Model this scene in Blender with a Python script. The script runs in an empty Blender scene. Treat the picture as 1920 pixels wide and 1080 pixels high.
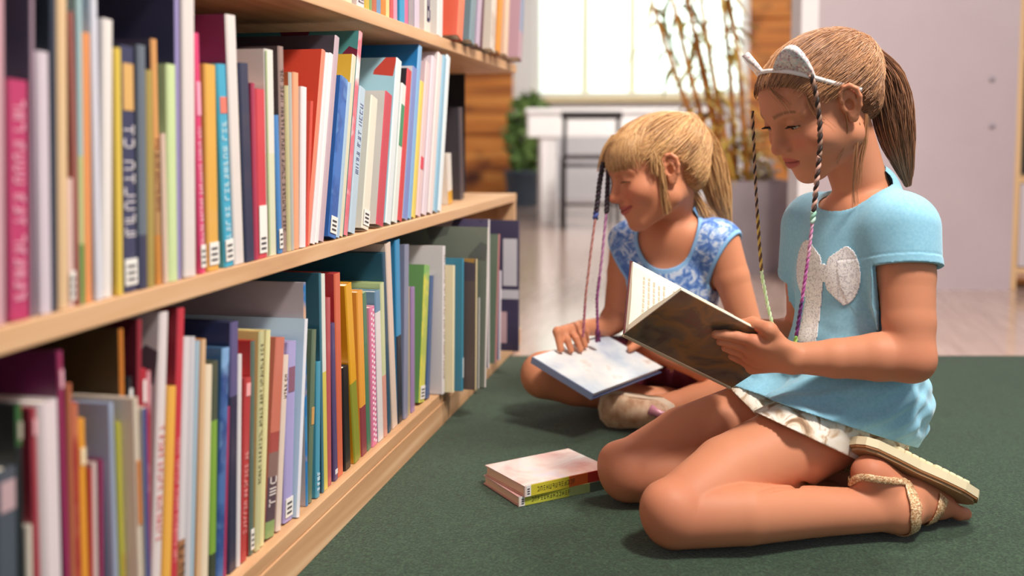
import bpy, bmesh, math, random
import numpy as np
from mathutils import Vector, Matrix, Quaternion
from concurrent.futures import ThreadPoolExecutor
SC = bpy.context.scene
COL = SC.collection
PI = math.pi
CZ = .007   # top of the carpet

# ------------------------------------------------------------------ camera: 35 mm lens at 0.55 m, looking along an aisle
FPX, CPX, CPY, CAM_H, HORIZON = 1867.0, 960.0, 404.0, 0.55, 264.0
PITCH = math.atan((CPY - HORIZON) / FPX)
YAW = math.atan((1344 - 960) / FPX * math.cos(PITCH))
FWD = Vector((-math.sin(YAW), math.cos(YAW), 0)); RGT = Vector((math.cos(YAW), math.sin(YAW), 0)); UPV = Vector((0, 0, 1))
CFW = FWD * math.cos(PITCH) - UPV * math.sin(PITCH); CUP = UPV * math.cos(PITCH) + FWD * math.sin(PITCH)
EYE = Vector((0, 0, CAM_H))

def at(px, py, dist):
    """a point of the place: along the sight line through (px, py), dist metres ahead"""
    r = CFW + RGT * ((px - CPX) / FPX) - CUP * ((py - CPY) / FPX)
    return EYE + r * (dist / r.dot(FWD))

def loc3(x, d, z):
    """x metres to the right, d metres ahead, z up -> world"""
    return RGT * x + FWD * d + UPV * z

# ------------------------------------------------------------------ materials
def lin(c):
    c = c / 255.0
    return c / 12.92 if c <= 0.04045 else ((c + 0.055) / 1.055) ** 2.4
def rgb(h):
    h = h.lstrip('#')
    return (lin(int(h[0:2], 16)), lin(int(h[2:4], 16)), lin(int(h[4:6], 16)), 1.0)
MATS = {}
def new_mat(name):
    m = bpy.data.materials.new(name); m.use_nodes = True
    nt = m.node_tree; b = nt.nodes['Principled BSDF']
    return m, nt, b
def plain(h, rough=0.5, coat=0.0, metal=0.0, sheen=0.0, key=None):
    k = key or ('plain', h, rough, coat, metal, sheen)
    if k in MATS: return MATS[k]
    m, nt, b = new_mat('paint_' + h)
    b.inputs['Base Color'].default_value = rgb(h); b.inputs['Roughness'].default_value = rough
    b.inputs['Coat Weight'].default_value = coat; b.inputs['Metallic'].default_value = metal
    b.inputs['Sheen Weight'].default_value = sheen
    MATS[k] = m
    return m
def node(nt, typ, **kw):
    n = nt.nodes.new(typ)
    for k, v in kw.items():
        if k in n.inputs.keys() if hasattr(n.inputs, 'keys') else False: n.inputs[k].default_value = v
        else: setattr(n, k, v)
    return n
def ramp(nt, stops, interp='LINEAR'):
    r = nt.nodes.new('ShaderNodeValToRGB'); cr = r.color_ramp; cr.interpolation = interp
    while len(cr.elements) > 1: cr.elements.remove(cr.elements[-1])
    cr.elements[0].position = stops[0][0]; cr.elements[0].color = stops[0][1]
    for p, c in stops[1:]:
        e = cr.elements.new(p); e.color = c
    return r
def bump(nt, b, height, strength=0.3, dist=0.002):
    bp = nt.nodes.new('ShaderNodeBump'); bp.inputs['Strength'].default_value = strength; bp.inputs['Distance'].default_value = dist
    nt.links.new(height, bp.inputs['Height']); nt.links.new(bp.outputs['Normal'], b.inputs['Normal'])
def mottled(name, stops, scale=8.0, detail=5.0, rough=0.5, stretch=(1, 1, 1), bump_s=0.0, bump_d=0.002, coat=0.0, coord='Object', voronoi=False, sheen=0.0, distortion=0.0, interp='LINEAR'):
    """colour stops over noise"""
    if name in MATS: return MATS[name]
    m, nt, b = new_mat(name)
    tc = nt.nodes.new('ShaderNodeTexCoord'); mp = nt.nodes.new('ShaderNodeMapping'); mp.inputs['Scale'].default_value = stretch
    nt.links.new(tc.outputs[coord], mp.inputs['Vector'])
    if voronoi:
        t = nt.nodes.new('ShaderNodeTexVoronoi'); t.inputs['Scale'].default_value = scale; out = t.outputs['Color']
    else:
        t = nt.nodes.new('ShaderNodeTexNoise'); t.inputs['Scale'].default_value = scale; t.inputs['Detail'].default_value = detail
        t.inputs['Distortion'].default_value = distortion; out = t.outputs['Fac']
    nt.links.new(mp.outputs['Vector'], t.inputs['Vector'])
    r = ramp(nt, [(p, rgb(c)) for p, c in stops], interp)
    nt.links.new(out, r.inputs['Fac']); nt.links.new(r.outputs['Color'], b.inputs['Base Color'])
    b.inputs['Roughness'].default_value = rough; b.inputs['Coat Weight'].default_value = coat; b.inputs['Sheen Weight'].default_value = sheen
    if bump_s: bump(nt, b, out, bump_s, bump_d)
    MATS[name] = m
    return m
def wood(name, c0, c1, c2, along=1, scale=3.0, rough=0.45, knots=False):
    """grain running along axis `along`"""
    if name in MATS: return MATS[name]
    m, nt, b = new_mat(name)
    tc = nt.nodes.new('ShaderNodeTexCoord'); mp = nt.nodes.new('ShaderNodeMapping')
    s = [scale * 9] * 3; s[along] = scale * .55
    mp.inputs['Scale'].default_value = s
    nt.links.new(tc.outputs['Object'], mp.inputs['Vector'])
    n1 = nt.nodes.new('ShaderNodeTexNoise'); n1.inputs['Scale'].default_value = 1.0; n1.inputs['Detail'].default_value = 6; n1.inputs['Distortion'].default_value = 1.2
    nt.links.new(mp.outputs['Vector'], n1.inputs['Vector'])
    r = ramp(nt, [(0.28, rgb(c0)), (0.5, rgb(c1)), (0.74, rgb(c2))])
    nt.links.new(n1.outputs['Fac'], r.inputs['Fac'])
    col = r.outputs['Color']
    if knots:
        n2 = nt.nodes.new('ShaderNodeTexNoise'); n2.inputs['Scale'].default_value = 2.6; n2.inputs['Detail'].default_value = 3
        nt.links.new(tc.outputs['Object'], n2.inputs['Vector'])
        r2 = ramp(nt, [(0.52, (0, 0, 0, 1)), (0.66, (1, 1, 1, 1))])
        nt.links.new(n2.outputs['Fac'], r2.inputs['Fac'])
        mx = nt.nodes.new('ShaderNodeMix'); mx.data_type = 'RGBA'
        nt.links.new(r2.outputs['Color'], mx.inputs['Factor']); nt.links.new(col, mx.inputs[6]); mx.inputs[7].default_value = rgb(knots)
        col = mx.outputs[2]
    nt.links.new(col, b.inputs['Base Color']); b.inputs['Roughness'].default_value = rough
    bump(nt, b, n1.outputs['Fac'], 0.12, 0.001)
    MATS[name] = m
    return m

# ------------------------------------------------------------------ objects
def link(name, me, mats, parent=None):
    o = bpy.data.objects.new(name, me); COL.objects.link(o)
    for m in (mats if isinstance(mats, (list, tuple)) else [mats]): me.materials.append(m)
    if parent is not None: o.parent = parent
    return o
def empty(name, loc=(0, 0, 0), rz=0.0):
    o = bpy.data.objects.new(name, None); COL.objects.link(o); o.location = loc; o.rotation_euler = (0, 0, rz); o.empty_display_size = .05
    return o
def tag(o, label, cat, group=None, kind=None):
    if label: o['label'] = label
    if cat: o['category'] = cat
    if group: o['group'] = group
    if kind: o['kind'] = kind
    return o
def struct(o, label=None):
    o['kind'] = 'structure'
    if label: o['label'] = label
    return o
def bm_mesh(bm, name='mesh', smooth=False):
    bmesh.ops.recalc_face_normals(bm, faces=bm.faces)
    me = bpy.data.meshes.new(name); bm.to_mesh(me); bm.free()
    if smooth:
        for p in me.polygons: p.use_smooth = True
    return me
def add_box(bm, lo, hi, mi=0, bevel=0.0, M=None):
    x0, y0, z0 = lo; x1, y1, z1 = hi
    vs = [bm.verts.new(p) for p in ((x0,y0,z0),(x1,y0,z0),(x1,y1,z0),(x0,y1,z0),(x0,y0,z1),(x1,y0,z1),(x1,y1,z1),(x0,y1,z1))]
    fs = [bm.faces.new([vs[i] for i in f]) for f in ((3,2,1,0),(4,5,6,7),(0,1,5,4),(1,2,6,5),(2,3,7,6),(3,0,4,7))]
    for f in fs: f.material_index = mi
    if bevel:
        es = list({e for f in fs for e in f.edges})
        r = bmesh.ops.bevel(bm, geom=es, offset=bevel, segments=2, affect='EDGES', profile=.6)
        vs = list({v for f in r['faces'] for v in f.verts} | {v for v in vs if v.is_valid})
        for f in r['faces']: f.material_index = mi
    if M is not None:
        for v in vs:
            if v.is_valid: v.co = M @ v.co
    return vs
def box(name, lo, hi, mat, parent=None, bevel=0.0):
    bm = bmesh.new(); add_box(bm, lo, hi, 0, bevel)
    return link(name, bm_mesh(bm, name), mat, parent)
def add_tube(bm, pts, radii, seg=8, mi=0, caps=True, smooth=True):
    """swept tube with parallel-transport frames"""
    pts = [Vector(p) for p in pts]; n = len(pts)
    if not isinstance(radii, (list, tuple)): radii = [radii] * n
    t0 = (pts[1] - pts[0]).normalized()
    a = Vector((0, 0, 1)) if abs(t0.z) < .9 else Vector((1, 0, 0))
    u = t0.cross(a).normalized(); rings = []; pt = t0
    for i, p in enumerate(pts):
        t = (pts[min(i+1, n-1)] - pts[max(i-1, 0)]).normalized()
        q = pt.rotation_difference(t); u = (q @ u); u = (u - t * u.dot(t)).normalized(); pt = t
        v = t.cross(u)
        rings.append([bm.verts.new(p + (u * math.cos(2*PI*k/seg) + v * math.sin(2*PI*k/seg)) * radii[i]) for k in range(seg)])
    for i in range(n-1):
        for k in range(seg):
            f = bm.faces.new((rings[i][k], rings[i][(k+1) % seg], rings[i+1][(k+1) % seg], rings[i+1][k])); f.material_index = mi; f.smooth = smooth
    if caps:
        for r in (rings[0][::-1], rings[-1]):
            f = bm.faces.new(r); f.material_index = mi
    return rings
def tube(name, pts, radii, mat, parent=None, seg=8):
    bm = bmesh.new(); add_tube(bm, pts, radii, seg)
    me = bm_mesh(bm, name)
    for p in me.polygons: p.use_smooth = len(p.vertices) == 4
    return link(name, me, mat, parent)
def add_lathe(bm, prof, seg=24, c=(0, 0, 0), mi=0):
    rings = []
    for r, z in prof:
        rings.append([bm.verts.new((c[0] + r*math.cos(2*PI*k/seg), c[1] + r*math.sin(2*PI*k/seg), c[2] + z)) for k in range(seg)])
    for i in range(len(prof)-1):
        for k in range(seg):
            f = bm.faces.new((rings[i][k], rings[i][(k+1) % seg], rings[i+1][(k+1) % seg], rings[i+1][k])); f.smooth = True; f.material_index = mi
    for r in (rings[0][::-1], rings[-1]):
        f = bm.faces.new(r); f.material_index = mi

# ------------------------------------------------------------------ camera object
cam_data = bpy.data.cameras.new('camera'); cam = bpy.data.objects.new('camera', cam_data); COL.objects.link(cam)
cam_data.sensor_width = 36.0; cam_data.lens = FPX / 1920 * 36.0
cam_data.shift_y = (CPY - 540) / 1920.0
cam.location = EYE
cam.rotation_euler = Matrix((RGT, CUP, -CFW)).transposed().to_euler()
cam_data.clip_start = 0.02
cam_data.dof.use_dof = True; cam_data.dof.focus_distance = 1.45; cam_data.dof.aperture_fstop = 2.5
SC.camera = cam
SC.view_settings.view_transform = 'Standard'; SC.view_settings.look = 'None'; SC.view_settings.gamma = 1.0
SC.view_settings.use_curve_mapping = False
SC.view_settings.exposure = 0.0
SC.cycles.use_denoising = True
SC.cycles.max_bounces = 8
SC.cycles.sample_clamp_indirect = 6.0

# ------------------------------------------------------------------ the room
def quad_solid(name, pts, z0, z1, mat):
    bm = bmesh.new()
    lo = [bm.verts.new((p[0], p[1], z0)) for p in pts]; hi = [bm.verts.new((p[0], p[1], z1)) for p in pts]
    n = len(pts); bm.faces.new(lo[::-1]); bm.faces.new(hi)
    for i in range(n): bm.faces.new((lo[i], lo[(i+1) % n], hi[(i+1) % n], hi[i]))
    return link(name, bm_mesh(bm, name), mat)

# floor: pale, slightly glossy vinyl boards
fm, nt, b = new_mat('pale_vinyl_floor')
tc = nt.nodes.new('ShaderNodeTexCoord'); mp = nt.nodes.new('ShaderNodeMapping'); mp.inputs['Scale'].default_value = (9, 1.2, 1); mp.inputs['Rotation'].default_value = (0, 0, 1.37)
nz = nt.nodes.new('ShaderNodeTexNoise'); nz.inputs['Scale'].default_value = 3; nz.inputs['Detail'].default_value = 6
rp = ramp(nt, [(.3, rgb('ae9488')), (.55, rgb('bca296')), (.8, rgb('c8b2a6'))])
nt.links.new(tc.outputs['Object'], mp.inputs['Vector']); nt.links.new(mp.outputs['Vector'], nz.inputs['Vector']); nt.links.new(nz.outputs['Fac'], rp.inputs['Fac'])
nt.links.new(rp.outputs['Color'], b.inputs['Base Color']); b.inputs['Roughness'].default_value = .2; b.inputs['Coat Weight'].default_value = .5; b.inputs['Coat Roughness'].default_value = .12
struct(quad_solid('floor', [(-4, -2.5), (4.5, -2.5), (4.5, 9.6), (-4, 9.6)], -.06, 0, fm), 'pale glossy floor beyond the green carpet')
white_wall = mottled('white_plaster', [(0.35, 'dcd6d4'), (0.7, 'e6e0de')], 3, 4, .7)
struct(quad_solid('ceiling', [(-4, -2.5), (4.5, -2.5), (4.5, 9.6), (-4, 9.6)], 2.75, 2.85, white_wall))

# carpet: dark green cut pile; a mesh with fine tufted relief
cm, nt, b = new_mat('green_carpet_pile')
tc = nt.nodes.new('ShaderNodeTexCoord')
n1 = nt.nodes.new('ShaderNodeTexNoise'); n1.inputs['Scale'].default_value = 340; n1.inputs['Detail'].default_value = 3
n2 = nt.nodes.new('ShaderNodeTexNoise'); n2.inputs['Scale'].default_value = 5; n2.inputs['Detail'].default_value = 5
nt.links.new(tc.outputs['Object'], n1.inputs['Vector']); nt.links.new(tc.outputs['Object'], n2.inputs['Vector'])
r1 = ramp(nt, [(.30, rgb('16241a')), (.5, rgb('243c2a')), (.72, rgb('3f5a40'))]); nt.links.new(n1.outputs['Fac'], r1.inputs['Fac'])
mx = nt.nodes.new('ShaderNodeMix'); mx.data_type = 'RGBA'; mx.blend_type = 'MULTIPLY'; mx.inputs['Factor'].default_value = .5
r2 = ramp(nt, [(.3, (.72, .72, .72, 1)), (.7, (1, 1, 1, 1))]); nt.links.new(n2.outputs['Fac'], r2.inputs['Fac'])
nt.links.new(r1.outputs['Color'], mx.inputs[6]); nt.links.new(r2.outputs['Color'], mx.inputs[7]); nt.links.new(mx.outputs[2], b.inputs['Base Color'])
b.inputs['Roughness'].default_value = .95; b.inputs['Sheen Weight'].default_value = .25; b.inputs['Specular IOR Level'].default_value = .1
bump(nt, b, n1.outputs['Fac'], .6, .003)
ca = at(1100, 672.6, 2.49); carpet_far = 2.49
pts = [loc3(-2.2, carpet_far, 0), loc3(-2.2, -1.6, 0), loc3(2.6, -1.6, 0), loc3(2.6, carpet_far, 0)]
carpet = quad_solid('carpet', [(p.x, p.y) for p in pts], .0005, .007, cm)
tag(carpet, 'dark green cut pile carpet lying in front of the bookcase', 'carpet')


# partition wall at right
pw = mottled('lilac_white_board', [(0.3, 'bba9af'), (0.7, 'c5b5ba')], 2.2, 4, .55)
PWD = 3.64
def cam_box(name, x0, x1, d0, d1, z0, z1, mat, bevel=0.0):
    """box squared to the sight line: x across, d ahead"""
    bm = bmesh.new(); add_box(bm, (x0, d0, z0), (x1, d1, z1), 0, bevel)
    for v in bm.verts: v.co = loc3(v.co.x, v.co.y, v.co.z)
    return link(name, bm_mesh(bm, name), mat)
xl, xr = (1528-960)/FPX*PWD, (1902-960)/FPX*PWD
struct(cam_box('wall_right', xl, xr, PWD, PWD+.10, 0, 2.75, pw), 'smooth lilac-white partition wall behind the kneeling child')
ew = plain('efe9e8', .5)
struct(cam_box('trim_1', xl-.062, xl, PWD-.002, PWD+.13, 0, 2.75, ew), 'white end post of the partition wall')
# two filled screw holes on the partition
for k, (px, py) in enumerate(((1860, 148), (1860, 236))):
    p = at(px, py, PWD - .001); bm = bmesh.new(); add_lathe(bm, [(.001, -.004), (.012, -.003), (.012, .002), (.001, .003)], 14)
    o = link('wall_plug', bm_mesh(bm), plain('a89aa2', .7)); o.rotation_euler = (PI/2, 0, YAW); o.location = p; o['kind'] = 'structure'

# back wall: rustic boarded wood either side of a wide window
ow = wood('amber_rustic_boards', '8a4a20', 'd28032', 'eca856', along=0, scale=1.1, rough=.6, knots='54240f')
BWY = 9.3
def boarded(name, x0, x1, z0, z1):
    bm = bmesh.new(); random.seed(5); z = z0; k = 0
    while z < z1 - .01:
        h = min((.60, .58, .46, .62, .5)[k % 5], z1 - z)
        add_box(bm, (x0, BWY - .02 - .01*(k % 2), z + .012), (x1, BWY + .08, z + h - .012), 0, .008); z += h; k += 1
    add_box(bm, (x0, BWY + .02, z0), (x1, BWY + .1, z1), 0)
    return struct(link(name, bm_mesh(bm, name), ow))
def bx_px(px, y=BWY):     # X of the back wall seen at px
    r = CFW + RGT * ((px - CPX) / FPX) - CUP * ((200 - CPY) / FPX)
    return EYE.x + r.x * (y / r.y)
WL, WR = bx_px(1001), bx_px(1398)
boarded('wall_back', -4.0, bx_px(962), 0, 2.75)['label'] = 'amber rustic boarded wall left of the window'
boarded('wall_back.001', bx_px(1403), 4.4, 0, 2.75)['label'] = 'amber rustic boarded wall right of the window'
wp = plain('f0eeea', .45)
struct(box('trim_2', (bx_px(962), BWY, 0), (WL, BWY+.12, 2.75), wp))
struct(box('trim_3', (WR, BWY, 0), (bx_px(1403), BWY+.12, 2.75), wp))
SILL = .955
struct(box('wall_back.002', (WL, BWY+.02, 0), (WR, BWY+.12, SILL-.04), plain('e8e6ea', .5)), 'white panel under the window')
struct(box('wall_back.003', (WL, BWY, 2.55), (WR, BWY+.12, 2.75), wp))
# window: sill, frame, two slim mullions, panes with the outdoor glare built in as a white veil
win = empty('window_1', ((WL+WR)/2, BWY, SILL)); struct(win, 'wide bright window with slim pale mullions')
def wpart(name, lo, hi, mat, bev=.004):
    o = box(name, lo, hi, mat, None, bev); o.parent = win; o.matrix_parent_inverse = Matrix.Translation(-win.location); return o
tan = plain('e6d8ac', .45)
wpart('window_sill', (WL, BWY-.10, SILL-.045), (WR, BWY+.12, SILL), plain('ecd9a8', .4))
fr = bmesh.new()
for lo, hi in (((WL, BWY+.03, SILL), (WL+.05, BWY+.09, 2.55)), ((WR-.05, BWY+.03, SILL), (WR, BWY+.09, 2.55)), ((WL, BWY+.03, SILL), (WR, BWY+.09, SILL+.05)), ((WL, BWY+.03, 2.5), (WR, BWY+.09, 2.55))): add_box(fr, lo, hi)
f = link('window_frame', bm_mesh(fr), wp, win); f.matrix_parent_inverse = Matrix.Translation(-win.location)
for px in (1096, 1184):
    x = bx_px(px); wpart('mullion', (x-.024, BWY+.02, SILL+.05), (x+.024, BWY+.09, 2.5), tan)
gm, nt, b = new_mat('glare_glass')  # clear glass whitened to imitate glare haze over the view
out = nt.nodes['Material Output']; nt.nodes.remove(b)
tr = nt.nodes.new('ShaderNodeBsdfTransparent'); tr.inputs['Color'].default_value = (.93, 1, .96, 1)
gl = nt.nodes.new('ShaderNodeBsdfTranslucent'); gl.inputs['Color'].default_value = (.90, .98, .94, 1)
ms = nt.nodes.new('ShaderNodeMixShader'); ms.inputs['Fac'].default_value = .45
nt.links.new(tr.outputs[0], ms.inputs[1]); nt.links.new(gl.outputs[0], ms.inputs[2]); nt.links.new(ms.outputs[0], out.inputs['Surface'])
xs = [WL+.05, bx_px(1096), bx_px(1184), WR-.05]
for i in range(3): wpart('window_pane', (xs[i], BWY+.055, SILL+.05), (xs[i+1], BWY+.06, 2.5), gm, 0)

# garden outside: lawn and hedge bushes
struct(quad_solid('ground', [(-8, 9.7), (9, 9.7), (9, 22), (-8, 22)], -.1, -.02, plain('b9c9a0', .9)))
leafm = mottled('garden_leaf', [(.35, '9ebf98'), (.6, 'bfd8b4'), (.8, 'd8e6cc')], 3, 3, .6)  # leaf greens paled, outdoor glare painted into the colour
def bush(name, c, r, h, n, seed, mat, leaf=.12, parent=None):
    random.seed(seed); bm = bmesh.new()
    for _ in range(n):
        a = random.random()*2*PI; u = random.random()**.5; zz = random.random()
        rr = r * u * math.sin(PI*(.12+.86*zz))**.5
        p = Vector((c[0]+rr*math.cos(a), c[1]+rr*math.sin(a), c[2]+h*zz))
        R = Quaternion((random.gauss(0,1), random.gauss(0,1), random.gauss(0,1), random.gauss(0,1))).normalized()
        L = leaf*(.6+.8*random.random())
        q = [R @ Vector(v) * L for v in ((-.5,0,0),(0,-.2,.05),(.5,0,0),(0,.2,.05))]
        bm.faces.new([bm.verts.new(p+v) for v in q])
    me = bpy.data.meshes.new(name); bm.to_mesh(me); bm.free()
    return link(name, me, mat, parent)
for i, (px, d, r, h) in enumerate(((1010, 13.0, .55, 1.9), (1135, 16.5, .8, 2.7), (1245, 13.0, .55, 1.8), (1375, 16.0, .8, 2.5))):
    p = at(px, 300, d)
    t = empty('garden_bush', (p.x, p.y, -.02))
    tag(t, ('pale green garden bush outside the left window pane', 'pale green garden bush outside behind the first mullion', 'pale green garden bush outside behind the hanging stems', 'pale green garden bush outside at the right edge of the window')[i], 'bush', 'bushes in the garden outside')
    bush('foliage', (0, 0, .25), r, h, 1100, 10+i, leafm, .2, t)
    tube('stem', [(0, 0, 0), (.05, 0, .5), (0, .04, 1.2)], [.07, .05, .02], plain('7a6248', .8), t)

# ------------------------------------------------------------------ bookcase
oak = wood('honey_oak', 'bc8e66', 'd2a57c', 'e2bd96', along=1, scale=2.2, rough=.5)
oakz = wood('honey_oak_upright', 'bc8e66', 'd2a57c', 'e2bd96', along=2, scale=2.2, rough=.5)
dark = plain('171c26', .6)
XF, XB, Y0B, Y1B = -.518, -.80, .05, 2.585
bc = empty('bookcase', (XF-.14, 1.3, 0)); tag(bc, 'long low oak bookcase with three loaded shelves on the green carpet', 'bookcase')
def bpart(name, lo, hi, mat, bev=.0012):
    o = box(name, lo, hi, mat, None, bev); o.parent = bc; o.matrix_parent_inverse = Matrix.Translation(-bc.location); return o
bpart('shelf', (XB, Y0B, .391), (XF, Y1B, .4115), oak)
bpart('shelf', (XB, Y0B, .7272), (XF, Y1B, .748), oak)
bpart('shelf', (XB, Y0B, .051), (XF+.010, Y1B-.02, .070), oak)
bpart('plinth', (XF-.004, Y0B, CZ), (XF+.012, Y1B, .0505), oak)
bpart('back_panel', (XB-.012, Y0B, CZ), (XB-.0005, Y1B, 1.02), dark)['label'] = 'near-black back panel'
bpart('end_panel', (XB, Y1B-.020, .0705), (XF-.001, Y1B, .3905), oakz)
bpart('end_panel', (XB, Y0B-.021, CZ), (XF, Y0B-.0005, .79), oakz)
bpart('end_bracket', (XB, Y1B-.012, .412), (-.655, Y1B-.008, .7268), dark)['label'] = 'black metal end bracket'

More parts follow.
